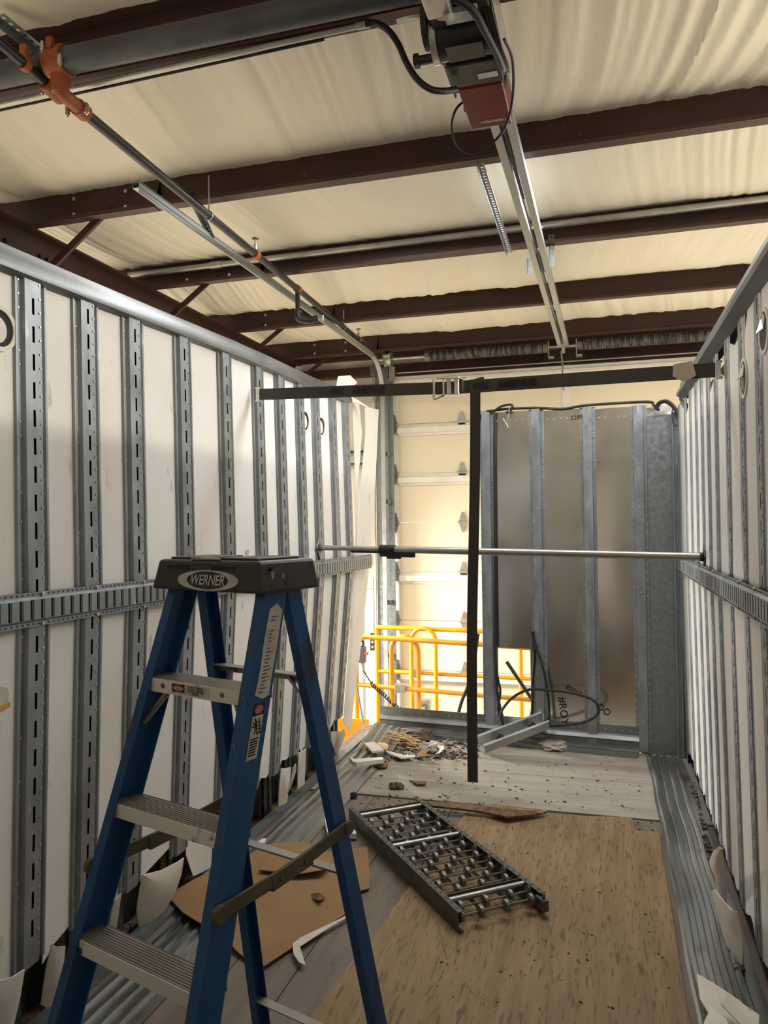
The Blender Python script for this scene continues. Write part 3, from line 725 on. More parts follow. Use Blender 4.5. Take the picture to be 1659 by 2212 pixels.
# folding spreaders wrapped in webbing
for s, zf, zr, zm in ((1, .955, .985, .985), (-1, .955, .985, .985)):
    a = LP(s*(fw(zf)+.006), fv(zf)+.012, zf); c = LP(s*(rw(zr)+.006), rv_(zr)-.010, zr); mid = a.lerp(c, .55)+V((0, 0, -.012))
    mb = MB()
    for p, q in ((a, mid), (mid, c)):
        mb.bar(p, q, .007, .034)
    mb.cyl(a-LU*s*.004-V((0, 0, .0)), a+LU*s*.012, .020, 14); mb.cyl(c-LU*s*.004, c+LU*s*.012, .018, 14)
    mb.build('spreader', webtan, ladder, bevel=.002)
    mb = MB(); mb.bar(mid-(c-a).normalized()*.09, mid+(c-a).normalized()*.06, .010, .038); mb.build('spreader_joint', webtan, ladder)
    for q in (-.06, .03): 
        mb = MB(); pp = mid+(c-a).normalized()*q; mb.cyl(pp+LU*s*.004, pp+LU*s*.008, .006, 8); mb.build('rivet', convsteel, ladder)
# cap
zb, zt = 1.628, 1.706
bot = [(-.197, -.100), (.192, -.100), (.192, .130), (-.197, .130)]; top = [(-.178, -.090), (.180, -.090), (.180, .118), (-.178, .118)]
mb = MB(); vs = [LP(u, v, zb) for u, v in bot]+[LP(u, v, zt) for u, v in top]
mb.add(vs, [(0, 1, 5, 4), (1, 2, 6, 5), (2, 3, 7, 6), (3, 0, 4, 7), (4, 5, 6, 7), (3, 2, 1, 0)])
capo = mb.build('cap', capplastic, ladder, bevel=.008)
for (u, v, du, dv) in ((-.10, .01, .12, .15), (.09, .01, .13, .16)):
    mb = MB(); mb.slab([LP(u-du/2, v-dv/2, zt), LP(u+du/2, v-dv/2, zt), LP(u+du/2, v+dv/2, zt), LP(u-du/2, v+dv/2, zt)], (0, 0, .006)); mb.build('tray_ridge', capplastic, capo, bevel=.004)
mb = MB(); mb.slab([LP(-.06, -.086, zt+.0005), LP(.05, -.086, zt+.0005), LP(.0, -.045, zt+.0005), LP(-.04, -.05, zt+.0005)], (0, 0, .004)); mb.build('worn_patch', stepalu, capo)
fn = (LV*-1*(zt-zb)+V((0, 0, -.010))).normalized()
def CF(u, t, d=0): return LP(u, lerp(-.100, -.090, t), lerp(zb, zt, t))+fn*d
for u in (-.098, .065):
    mb = MB(); mb.slab([CF(u+a, t, .0004) for a, t in ((-.038, .70), (.038, .70), (.042, .76), (.038, .82), (-.038, .82), (-.042, .76))], fn*.0006); mb.build('tool_slot_shade', printblack, capo)  # black slab on the face, coloured as the shade of a recess
    mb = MB(); mb.slab([CF(u+a, t, .0004) for a, t in ((-.042, .675), (.042, .675), (.042, .70), (-.042, .70))], fn*.0015); mb.build('slot_lip', capplastic, capo)
cu = .012; E0 = (.108, .33); E1 = (.074, .285)
mb = MB(); nseg = 40
ov = [CF(cu+E0[0]*math.cos(t), .36+E0[1]*math.sin(t), .0006) for t in [2*PI*q/nseg for q in range(nseg)]]
iv = [CF(cu+E1[0]*math.cos(t), .36+E1[1]*math.sin(t), .0006) for t in [2*PI*q/nseg for q in range(nseg)]]
mb.add([p for p in ov]+[p for p in iv]+[p+fn*.0012 for p in ov]+[p+fn*.0012 for p in iv],
       [(2*nseg+i, 2*nseg+(i+1) % nseg, 3*nseg+(i+1) % nseg, 3*nseg+i) for i in range(nseg)]+[(i, (i+1) % nseg, 2*nseg+(i+1) % nseg, 2*nseg+i) for i in range(nseg)]+[(nseg+i, nseg+(i+1) % nseg, 3*nseg+(i+1) % nseg, 3*nseg+i) for i in range(nseg)])
mb.build('logo_oval', printwhite, capo)
place_text('logo_lettering', 'WERNER', .036, CF(cu, .36, .0018), LU, CF(0, 1)-CF(0, 0), printwhite, capo, shear=.18, bold=.0006, sx=.84)
# scuffs on the cap's end
for du, dz, r in ((.012, .045, .012), (.05, .035, .009)):
    mb = MB(); nn = LU; c = LP(.1845, -.06+du, zb+dz); mb.slab([c+LV*r*.5*math.cos(t)*(1+.3*math.sin(3*t))+V((0, 0, r*1.3*math.sin(t))) for t in [2*PI*q/12 for q in range(12)]], LU*.0025); mb.build('scuff', stepalu, capo)
for dv, dz in ((.09, .02), (.035, .015), (.04, .058)):
    mb = MB(); c = LP(.190, -.09+dv, zb+dz); mb.cyl(c-LU*.006, c+LU*.0005, .006, 10); mb.build('rivet', capplastic, capo)
# labels on the outside of the right front rail
def RF(v, z, d=.0006): return LP(fw(z)+d, fv(z)+v, z)
mb = MB(); mb.slab([RF(.026, 1.588), RF(.050, 1.600), RF(.072, 1.582), RF(.074, 1.50), RF(.071, 1.42), RF(.072, 1.385), RF(.050, 1.380), RF(.022, 1.392), RF(.026, 1.44), RF(.023, 1.52)], LU*.0004); lb = mb.build('instruction_label', paper, ladder)
for q in range(22):
    if q in (2, 3, 8): continue
    z = 1.570-.0082*q; mb = MB(); a = .034+.004*hashn(q, 1); b2 = .062-.016*hashn(q, 2)
    mb.slab([RF(a, z, .0012), RF(b2, z, .0012), RF(b2, z-.0032, .0012), RF(a, z-.0032, .0012)], LU*.0002); mb.build('label_line', greyplastic, lb)
mb = MB(); mb.slab([RF(.026, 1.372), RF(.062, 1.372), RF(.062, 1.345), RF(.026, 1.345)], LU*.0004); lb2 = mb.build('danger_label', printblack, ladder)
mb = MB(); mb.slab([RF(.044+.014*math.cos(t), 1.3585+.0095*math.sin(t), .0012) for t in [2*PI*q/18 for q in range(18)]], LU*.0003); mb.build('label_oval', printred, lb2)
mb = MB(); mb.slab([RF(.026, 1.345), RF(.062, 1.345), RF(.062, 1.250), RF(.026, 1.250)], LU*.0004); lb3 = mb.build('pictogram_label', paper, ladder)
mb = MB(); 
for p, q in (((.040, 1.335), (.052, 1.300)), ((.050, 1.337), (.060, 1.303)), ((.030, 1.332), (.044, 1.318)), ((.044, 1.318), (.040, 1.305)), ((.036, 1.340), (.042, 1.322)), ((.028, 1.322), (.040, 1.320))):
    mb.bar(RF(p[0], p[1], .0012), RF(q[0], q[1], .0012), .0006, .0035, LV)
for q in range(4): mb.bar(RF(.043+.003*q, 1.330-.008*q, .0012), RF(.053+.003*q, 1.331-.008*q, .0012), .0006, .0022)
mb.build('falling_figure', printblack, lb3)
for q in range(7):
    z = 1.296-.0058*q; mb = MB(); mb.slab([RF(.030, z, .0012), RF(.058-.004*hashn(q, 7), z, .0012), RF(.058-.004*hashn(q, 7), z-.0034, .0012), RF(.030, z-.0034, .0012)], LU*.0002); mb.build('label_line', printblack, lb3)
# ================================================================== LOAD BAR
bL = onx(694, 1183, -1.90); bR = onx(1515, 1203, .508)
bar = thing('load_bar', 'grey telescopic load bar braced between the walls above the logistic tracks', 'bar', (bL+bR)/2)
bj = bL.lerp(bR, .20)
mb = MB(); mb.cyl(bL, bj, .017, 16); mb.build('inner_tube', barsteel, bar, smooth=True)
mb = MB(); mb.cyl(bj, bR, .0225, 16); mb.build('outer_tube', barsteel, bar, smooth=True)
bd = (bR-bL).normalized(); hj = bL.lerp(bR, .205)
mb = MB(); mb.cyl(hj-bd*.05, hj+bd*.06, .030, 14); mb.build('ratchet_collar', blackrub, bar, smooth=True)
mb = MB(); mb.bar(hj+V((0, 0, -.035))-bd*.05, hj+V((0, 0, -.035))+bd*.20, .03, .03); mb.bar(hj+V((0, 0, -.05)), hj+V((0, 0, -.05))+bd*.10, .03, .025); mb.bar(hj-bd*.27+V((0, 0, -.022)), hj-bd*.02+V((0, 0, -.022)), .02, .014)
mb.build('lever', blackrub, bar, bevel=.006)
for p, d, mt in ((bL, -1, convsteel), (bR, 1, blackmetal)):
    mb = MB(); c = p+V((d*.010, 0, 0)); q = [c+V((0, 0, .075)), c+V((0, .055, 0)), c+V((0, 0, -.075)), c+V((0, -.055, 0))]; mb.slab(q, (d*.012, 0, 0)); mb.cyl(p-V((d*.01, 0, 0)), c, .026, 10); mb.build('end_foot', mt, bar, bevel=.004)
# ================================================================== CARGO STRAP
sL = onx(562, 852, -1.885); sR = onx(1545, 799, .482); sM = onz(1000, 835, 0)
t = .445; mid0 = sL.lerp(sR, t); r0 = ray(1000, 836); k = mid0.y/r0.y; sM = C0+r0*k
strap = thing('cargo_strap', 'dark grey ratchet strap stretched between the walls with its tail hanging down', 'strap', sM)
def band(name, p, q, w, n=10, sag=.0, parent=strap, mt=strapm, th=.0025, twist=0):
    mb = MB(); d = (q-p).normalized(); fr = []
    nrm = V((0, -1, 0)); up = V((0, 0, 1))
    for off in (0, -th):
        for j in range(n+1):
            c = p.lerp(q, j/n)-V((0, 0, sag*math.sin(PI*j/n)))
            for s in (-.5, .5): fr.append(c+up*w*s+nrm*off)
    m2 = 2*(n+1); fs = [(o+2*j, o+2*j+1, o+2*j+3, o+2*j+2) for o in (0, m2) for j in range(n)]
    fs += [(2*j+s, 2*j+2+s, m2+2*j+2+s, m2+2*j+s) for j in range(n) for s in (0, 1)]+[(0, 1, m2+1, m2), (m2-2, m2-1, 2*m2-1, 2*m2-2)]
    mb.add(fr, fs); return mb.build(name, mt, parent, smooth=False)
bandL = band('webbing', sL, sM-V((.03, 0, 0)), .064)
bandR = band('webbing', sM, sR, .066)
for nm, tA_, p, q, ctr in (('K', 0, sL, sM, 797), ('K', 0, sM, sR, 1117)):
    pass
def strap_print(px, py, a, b2, parent):
    d = (b2-a).normalized(); n = V((0, -1, 0)); f = (ray(px, py)); kk = lerp(a.y, b2.y, .5)
    # foot of the print on the band
    best = min((abs(( (C0+f*(a.lerp(b2, q/400).y/f.y)) - a.lerp(b2, q/400)).x), q) for q in range(401))[1]
    c = a.lerp(b2, best/400)
    place_text('brand_print', 'KINEDYNE', .050, c+V((0, -.0035, 0)), d, (0, 0, 1), printblack, parent, bold=.0012, sx=.80)
    for i in range(4):
        mb = MB(); o = c-d*(.165+.022*i)+V((0, -.0035, 0)); wd = .006+.0022*i
        mb.slab([o+V((0, 0, .019))+d*.016, o+d*(.016+wd)+V((0, 0, .019)), o+d*wd, o+d*(.016+wd)-V((0, 0, .019)), o+d*.016-V((0, 0, .019)), o], (0, -.0008, 0)); mb.build('brand_chevron', printblack, parent)
strap_print(797, 846, sL, sM, bandL)
strap_print(1117, 829, sM, sR, bandR)
# hanging tail
tail_top = sM+V((.065, -.006, .035)); r1 = ray(1020, 1690); tb = C0+r1*(tail_top.y/r1.y)
mb = MB(); vs = []; n = 24
for off in (0, .003):
    for j in range(n+1):
        f = j/n; c = tail_top.lerp(tb, f)+V((.004*math.sin(f*7), -.02*math.sin(f*PI)+off, 0)); tw = .12*math.sin(f*3)
        for s in (-.5, .5): vs.append(c+V((math.cos(tw), math.sin(tw), 0))*.052*s)
m2 = 2*(n+1); mb.add(vs, [(o+2*j, o+2*j+1, o+2*j+3, o+2*j+2) for o in (0, m2) for j in range(n)]+[(2*j+s, 2*j+2+s, m2+2*j+2+s, m2+2*j+s) for j in range(n) for s in (0, 1)]+[(0, 1, m2+1, m2), (m2-2, m2-1, 2*m2-1, 2*m2-2)])
mb.build('webbing_tail', strapm, strap)
mb = MB(); a = sM+V((.035, -.008, 0)); mb.slab([a+V((0, 0, -.034)), a+V((.075, 0, -.034)), a+V((.075, 0, .044)), a+V((.06, 0, .044)), a+V((0, 0, .028))], (0, -.003, 0)); mb.build('webbing_fold', strapm, strap)
# ratchet buckle
rb = MB(); c = sM+V((-.035, -.02, 0)); X = (sR-sL).normalized(); Z = V((0, 0, 1)); Y = V((0, 1, 0))
def RB(x, y, z): return c+X*x+Y*y+Z*z
for z in (-.040, .040):
    rb = MB(); rb.slab([RB(-.06, -.012, z), RB(.055, -.012, z), RB(.055, .012, z), RB(-.06, .012, z)], (0, 0, .004))
    rb.build('buckle_side', brightsteel, strap, bevel=.001)
for z, y in ((-.046, -.02), (.038, -.02)):
    mb = MB(); mb.bar(RB(-.09, y-.03, z), RB(.03, y, z), .004, .016, (0, 1, 0)); mb.build('buckle_handle_side', brightsteel, strap)
mb = MB(); mb.cyl(RB(-.105, -.055, -.070), RB(-.105, -.050, .038), .006, 8); mb.cyl(RB(-.105, -.055, -.070), RB(-.05, -.03, -.045), .004, 8); mb.cyl(RB(-.06, -.02, -.045), RB(-.06, -.02, .04), .005, 8); mb.build('buckle_handle', brightsteel, strap, smooth=True)
mb = MB(); mb.cyl(RB(.012, -.01, -.044), RB(.012, -.01, .046), .016, 14); mb.build('spool', brightsteel, strap, smooth=True)
mb = MB(); mb.box(RB(-.032, -.016, .0), (.022, .012, .075)); mb.build('pawl', brightsteel, strap, bevel=.002)
mb = MB(); mb.box(RB(.035, -.012, .0), (.016, .02, .072)); mb.build('webbing_roll', strapm, strap, bevel=.004)
for p, d in ((sL, -1), (sR, 1)):
    mb = MB(); mb.box(p+V((d*.012, 0, 0)), (.022, .02, .085)); mb.cyl(p+V((d*.022, 0, .036)), p+V((d*.030, 0, .036)), .007, 6); mb.cyl(p+V((d*.022, 0, -.036)), p+V((d*.030, 0, -.036)), .007, 6); mb.build('end_fitting', brightsteel, strap, bevel=.002)
# scrap of clear tape hanging on the strap
p = sR.lerp(sL, .055)+V((0, -.006, .0)); mb = MB(); mb.slab([p+V((-.045, 0, .035)), p+V((.035, -.004, .045)), p+V((.05, -.01, -.025)), p+V((-.005, -.006, -.05)), p+V((-.05, -.004, -.02))], (0, -.0012, 0))
tag(mb.build('tape_scrap', tape), 'scrap of pale tape stuck over the dark strap by the right wall', 'tape')
# ================================================================== DOOR OPENER
XR_ = -.415
op = thing('door_opener', 'door opener hung overhead: black motor, red control box and long galvanised rail', 'door opener', (-.45, 3.0, 3.5))
zr = 3.615
for s in (-1, 1):
    mb = MB(); mb.extrude([(s*.016, 0), (s*.016, .045), (s*.019, .045), (s*.019, .003), (s*.052, .003), (s*.052, .045), (s*.055, .045), (s*.055, 0)], (XR_-.02, 2.45, zr), (XR_+.015, 8.20, zr), (1, 0, 0), (0, 0, 1)); mb.build('rail', steel_rail, op)
mb = MB(); mb.bar((XR_-.018, 3.25, zr+.03), (XR_-.008, 4.4, zr+.03), .018, .03); mb.bar((XR_-.005, 5.35, zr+.03), (XR_, 5.75, zr+.03), .018, .03); mb.bar((XR_+.01, 6.9, zr+.03), (XR_+.015, 7.5, zr+.03), .018, .03); mb.build('trolley_cover', blackrub, op)
mb = MB(); mb.tube([(XR_-.020, 3.2, zr+.02), (XR_+.014, 8.1, zr+.02)], .006, 6); mb.build('drive_chain', blackmetal, op)
for y in (4.95, 6.2, 7.6):
    mb = MB(); mb.bar((XR_-.055, y, zr+.048), (XR_+.06, y, zr+.048), .03, .004); mb.build('rail_spacer', galv, op)
# red control box
zb0 = 3.50
bx0, bx1, by0, by1 = -.535, -.36, 2.975, 3.30
mb = MB(); mb.add([(bx0, by0, zb0), (bx1, by0, zb0), (bx1, by1, zb0), (bx0, by1, zb0), (bx0-.008, by0-.03, zb0+.11), (bx1+.008, by0-.03, zb0+.11), (bx1+.008, by1, zb0+.11), (bx0-.008, by1, zb0+.11)],
                  [(0, 1, 2, 3), (4, 5, 6, 7), (0, 1, 5, 4), (1, 2, 6, 5), (2, 3, 7, 6), (3, 0, 4, 7)])
cb = mb.build('control_box', redbox, op, bevel=.008)
mb = MB(); c = V((-.435, 3.245, zb0-.0006)); 
for (x0, x1, y0, y1) in ((-.052, .052, -.0095, -.0075), (-.052, .052, .0075, .0095), (-.054, -.052, -.0095, .0095), (.052, .054, -.0095, .0095)):
    mb.slab([c+V((x0, y0, 0)), c+V((x1, y0, 0)), c+V((x1, y1, 0)), c+V((x0, y1, 0))], (0, 0, -.0006))
mb.build('badge_frame', printwhite, cb)
place_text('badge_text', 'Powermaster', .0165, c+V((0, 0, -.0004)), (1, 0, 0), (0, -1, 0), printwhite, cb, bold=.0003)
for y in (3.05, 3.2):
    mb = MB(); mb.box((bx0-.008, y, zb0+.05), (.014, .018, .03)); mb.build('box_latch', redbox, cb)
# motor chassis
mb = MB(); mb.box((-.452, 2.72, 3.60), (.21, .50, .16)); mb.build('motor_chassis', blackmetal, op, bevel=.006)
mb = MB(); mb.cyl((-.55, 2.70, 3.545), (-.36, 2.70, 3.545), .082, 22); mb.build('motor', blackmetal, op, smooth=True, bevel=.004)
mb = MB(); mb.box((-.452, 2.68, 3.462), (.13, .09, .004)); mb.build('motor_shell_band', blackmetal, op)
mb = MB(); mb.cyl((-.573, 2.70, 3.545), (-.55, 2.70, 3.545), .088, 22); mb.build('motor_end_bell', conduit, op, smooth=True)
mb = MB(); mb.box((-.452, 2.89, 3.525), (.20, .15, .05)); mb.build('gear_housing', blackmetal, op, bevel=.006)
mb = MB(); mb.box((-.405, 2.905, 3.4985), (.075, .035, .002)); mb.build('rating_plate', printwhite, op)
mb = MB(); mb.box((-.44, 2.54, 3.505), (.11, .055, .02)); mb.build('name_plate', printwhite, op)
mb = MB(); mb.box((-.505, 2.43, 3.53), (.085, .15, .10)); mb.build('capacitor_box', conduit, op, bevel=.006)
mb = MB(); mb.box((-.505, 2.27, 3.62), (.12, .14, .10)); mb.build('junction_box', greyplastic, op, bevel=.006)
mb = MB(); mb.cyl((-.60, 2.83, 3.555), (-.66, 2.83, 3.555), .018, 10); mb.cyl((-.655, 2.83, 3.555), (-.675, 2.83, 3.555), .026, 6); mb.build('output_shaft', blackmetal, op)
mb = MB(); mb.cyl((-.595, 2.66, 3.56), (-.575, 2.66, 3.56), .075, 22); mb.build('drive_pulley', blackmetal, op, smooth=True)
for s in (-1, 1):
    mb = MB(); mb.box((-.452+s*.112, 2.78, 3.60), (.006, .62, .13)); mb.build('side_plate', conduit if s > 0 else blackmetal, op)
mb = MB(); mb.tube(spline([(-.47, 2.46, 3.52), (-.40, 2.50, 3.49), (-.37, 2.62, 3.475), (-.352, 2.75, 3.48), (-.345, 2.88, 3.50), (-.345, 2.95, 3.56)]), .014, 10); mb.build('flex_lead', blackrub, op, smooth=True)
for dx in (.0, .012, .022):
    mb = MB(); mb.tube(spline([(-.365+dx, 2.55, 3.52), (-.352+dx, 2.7, 3.48), (-.338+dx*.6, 2.85, 3.50), (-.338, 3.0, 3.55), (-.345, 3.1, 3.62)]), .005, 6); mb.build('lead', blackrub, op, smooth=True)
# cord looping under the control box
yl = 3.05
pts = [ony(px, py, yl+dy) for px, py, dy in ((1089, 85, -.35), (1106, 125, -.2), (1109, 190, -.05), (1100, 250, .05), (1080, 292, .1), (1045, 322, .15), (1010, 330, .15), (985, 308, .15), (976, 272, .12), (984, 238, .1), (1000, 220, .12))]
mb = MB(); mb.tube(spline(pts, 6), .0055, 8); mb.build('loop_cord', blackrub, op, smooth=True)
# flexible conduit feeding the motor
pts = [ony(px, py, y) for px, py, y in ((790, 52, 2.80), (812, 50, 2.80), (838, 65, 2.80), (860, 95, 2.80), (878, 135, 2.80), (900, 170, 2.80), (928, 192, 2.82), (955, 197, 2.85), (985, 194, 2.92))]
mb = MB(); mb.tube(spline(pts, 6), .0125, 10); tag(mb.build('flexible_conduit', blackrub, smooth=True), 'black flexible conduit curving down to the red opener box', 'conduit')

# ================================================================== PERFORATED ANGLES
def perforated(p, q, w, face, n=None):
    """steel strip with real punched holes plus a folded flange"""
    p = V(p); q = V(q); d = (q-p); Ln = d.length; d.normalize(); face = V(face); face = (face-d*face.dot(d)).normalized(); sd = d.cross(face)
    n = n or max(4, int(Ln/.032)); mb = MB(); h = w*.19
    for i in range(n):
        a, b2 = Ln*i/n, Ln*(i+1)/n; m0 = lerp(a, b2, .27); m1 = lerp(a, b2, .73)
        for (y0, y1, x0, x1) in ((a, b2, -w/2, -h), (a, b2, h, w/2), (a, m0, -h, h), (m1, b2, -h, h)):
            mb.slab([p+d*y0+sd*x0, p+d*y0+sd*x1, p+d*y1+sd*x1, p+d*y1+sd*x0], face*.0025)
    mb.slab([p+sd*w/2, p+sd*w/2+face*w*.8, q+sd*w/2+face*w*.8, q+sd*w/2], sd*.0025)
    return mb
def perf_thing(p, q, w, face, label):
    return tag(perforated(p, q, w, face).build('perforated_angle', galv_dark), label, 'bracket', 'perforated hanging angles')
perf_thing(onz(1038, 352, 3.752), onz(1101, 545, 3.665), .036, (0, 0, -1), 'perforated steel angle sloping from the purlin behind the motor toward the opener rail')
perf_thing((XR_+.075, 5.545, 3.83), (XR_+.075, 5.545, 3.60), .036, (0, -1, 0), 'short upright perforated angle holding the opener rail at the conduit purlin, door spring side')
perf_thing((XR_-.085, 5.60, 3.70), (XR_-.085, 5.60, 3.59), .036, (0, -1, 0), 'stub of perforated angle poking out below the opener rail')
perf_thing((-.345, 2.30, 3.95), (-.345, 2.50, 3.60), .04, (0, -1, 0), 'upright perforated angle carrying the opener motor')
perf_thing((-.20, 2.30, 3.95), (-.335, 2.50, 3.62), .04, (0, -1, 0), 'slanting perforated angle bracing the opener motor')
perf_thing((-.56, 2.12, 3.95), (-.545, 2.28, 3.62), .05, (0, -1, 0), 'wide perforated angle above the grey junction box of the opener')
hz = onz(462, 516, 3.64); perf_thing((hz.x, 4.16, 3.84), (hz.x-.01, hz.y, 3.655), .030, (0, -1, 0), 'upright perforated angle hanging the door track from the purlin')
pa = onz(424, 440, 3.74); perf_thing(pa, (hz.x-.005, hz.y, 3.65), .030, (0, -1, 0), 'slanted perforated angle meeting the door track beside the upright one')
perf_thing(onz(0, 32, 3.86), onz(104, 118, 3.83), .045, (0, 0, -1), 'perforated angle beside the sprinkler line ahead of the main pipe')

# ================================================================== SPRINKLER PIPES
a = ony(-120, 170, 2.74); b2 = ony(900, -10, 2.74)
zmain = 3.715
mb = MB(); mb.cyl((-6.0, 2.655, zmain), (1.2, 2.655, zmain), .052, 20)
mp = tag(mb.build('sprinkler_main_pipe', pipe_main, smooth=True), 'fat blue grey sprinkler main pipe under the purlin', 'pipe')
br0 = onz(-60, 40, 3.66); br1 = onz(112, 190, 3.66); br2 = onz(160, 225, 3.60); br3 = onz(790, 746, 3.72)
sp_t = thing('sprinkler_branch_pipe', 'long dark sprinkler branch pipe with orange couplings running to the door', 'pipe', br2)
mb = MB(); mb.cyl(br0, br1, .021, 14); mb.build('pipe', pipe_black, sp_t, smooth=True)
mb = MB(); mb.cyl(br2, br3, .024, 14); mb.build('pipe', pipe_black, sp_t, smooth=True)
t0 = onz(128, 128, 3.72)
mb = MB(); tc = V((br2.x+.01, 2.655, zmain)); mb.cyl(tc+V((-.045, 0, 0)), tc+V((.045, 0, 0)), .064, 18); mb.build('outlet_clamp', orange, sp_t, smooth=True, bevel=.004)
mb = MB(); mb.cyl(tc+V((0, 0, -.03)), tc+V((0, .01, -.12)), .036, 14); mb.tube(spline([tc+V((0, .005, -.08)), tc+V((0, .02, -.115)), br2+V((0, .05, 0))], 5), .030, 12); mb.build('elbow', orange, sp_t, smooth=True)
for p in (tc+V((-.03, -.06, .035)), tc+V((.05, -.055, -.03)), br1+V((-.045, 0, 0)), br2+V((.04, .03, -.01)), br2+V((-.04, .01, -.02))):
    mb = MB(); mb.cyl(p-V((0, 0, .018)), p+V((0, 0, .018)), .010, 8); mb.cyl(p-V((0, 0, .026)), p+V((0, 0, .026)), .005, 6); mb.build('coupling_bolt', brightsteel, sp_t)
for s in (-1, 1):
    mb = MB(); mb.box(tc+V((.0, -.05*s, .05*s)), (.03, .028, .05)); mb.build('clamp_lug', orange, sp_t, bevel=.006)
mb = MB(); q = br1; mb.cyl(q+V((0, -.05, -.0)), q+V((0, .06, -.01)), .034, 14); mb.build('coupling', orange, sp_t, smooth=True, bevel=.006)
mb = MB(); q = br2+(br3-br2).normalized()*.05; mb.cyl(q-(br3-br2).normalized()*.035, q+(br3-br2).normalized()*.035, .036, 14); mb.build('coupling', orange, sp_t, smooth=True, bevel=.006)
q = br0.lerp(br1, .62); mb = MB(); mb.cyl(q-(br1-br0).normalized()*.015, q+(br1-br0).normalized()*.015, .028, 14); mb.box(q+V((0, 0, .045)), (.03, .02, .06)); mb.build('hanger_clamp', orange, sp_t, smooth=True)
def head(px, py, drop):
    q = min(((V((onz(px, py, lerp(br2.z, br3.z, i/200)).x, onz(px, py, lerp(br2.z, br3.z, i/200)).y, 0))-V((br2.lerp(br3, i/200).x, br2.lerp(br3, i/200).y, 0))).length, i) for i in range(201))[1]
    c = br2.lerp(br3, q/200); mb = MB(); dd = (br3-br2).normalized()
    mb.cyl(c-dd*.03, c+dd*.03, .031, 12); mb.build('saddle', orange, sp_t, smooth=True)
    hd = thing('fire_sprinkler', drop[1], 'sprinkler', c+V((0, 0, .03)), 'sprinkler heads on the branch pipe')
    if drop[0] > 0:
        mb = MB(); mb.cyl(c+V((0, 0, .03)), c+V((0, 0, .065)), .014, 10); mb.build('body', brightsteel, hd)
        mb = MB(); mb.cyl(c+V((0, 0, .065)), c+V((0, 0, .105)), .006, 8); mb.build('frame_arm', brightsteel, hd)
        mb = MB(); mb.cyl(c+V((0, 0, .105)), c+V((0, 0, .110)), .024, 14); mb.build('deflector', convsteel, hd)
    else:
        mb = MB(); mb.cyl(c+V((0, 0, -.02)), c+V((0, 0, -.20)), .019, 10); mb.build('drop_nipple', pipe_black, hd)
        mb = MB(); mb.tube(spline([c+V((0, 0, -.18)), c+V((.01, 0, -.235)), c+V((.08, .03, -.25)), c+V((.15, .05, -.235))], 5), .028, 10); mb.build('elbow', pipe_black, hd, smooth=True)
        mb = MB(); mb.cyl(c+V((.15, .05, -.235)), c+V((.19, .06, -.232)), .010, 8); mb.cyl(c+V((.19, .06, -.255)), c+V((.19, .06, -.21)), .006, 6); mb.build('deflector', brightsteel, hd)
head(553, 550, (1, 'upright sprinkler head on the branch pipe before the conduit purlin'))
head(638, 625, (-1, 'sprinkler drop with a black elbow below the branch pipe'))
head(772, 733, (1, 'upright sprinkler head at the door end of the branch pipe'))
for px, py, lab, ytop in ((457, 455, 'rod hanger with a ring on the branch pipe below the motor purlin', 4.14), (750, 715, 'rod hanger with a ring on the branch pipe near the door', 7.02)):
    c = min((( V((onz(px, py, 3.66).x, onz(px, py, 3.66).y, 0))-V((br2.lerp(br3, i/200).x, br2.lerp(br3, i/200).y, 0))).length, i) for i in range(201))[1]; c = br2.lerp(br3, c/200)
    mb = MB(); mb.ring(c+V((0, -.004, 0)), (1, 0, 0), (0, 0, 1), .025, .029, .008, 18); mb.tube([c+V((0, 0, .03)), c+V((0, 0, .05)), V((c.x, min(ytop, c.y), 3.87))], .005, 6)
    tag(mb.build('pipe_hanger', conduit, smooth=True), lab, 'hanger', 'rod hangers on the branch pipe')

# ================================================================== CONDUITS
mb = MB(); mb.cyl(ony(-200, 270, 2.84), ony(795, 51, 2.84), .0125, 10); c1 = tag(mb.build('thin_conduit', conduit, smooth=True), 'thin silver conduit along the underside of the sprinkler main purlin', 'conduit')
mb = MB(); mb.cyl(ony(-200, 282, 2.87), ony(700, 85, 2.87), .006, 8); tag(mb.build('thin_wire', printblack, smooth=True), 'thin black cable beside the silver conduit under the sprinkler main purlin', 'cable')
mb = MB(); mb.cyl(ony(770, 55, 2.84), ony(800, 50, 2.84), .017, 10); mb.build('conduit_fitting', conduit, c1, smooth=True)
mb = MB(); mb.tube(spline([ony(860, 45, 2.74), ony(900, 35, 2.70), ony(940, 36, 2.6), ony(975, 36, 2.45)], 5), .0125, 8); tag(mb.build('thin_conduit', conduit, smooth=True), 'bent silver conduit entering the opener junction box', 'conduit')
mb = MB(); mb.cyl((-3.75, 5.49, 3.872), (5, 5.49, 3.892), .025, 12); mb.cyl((-3.0, 5.49, 3.874), (-2.9, 5.49, 3.874), .031, 12); tag(mb.build('thick_conduit', conduit, smooth=True), 'thick galvanised conduit clipped to a purlin face across the ceiling', 'conduit')

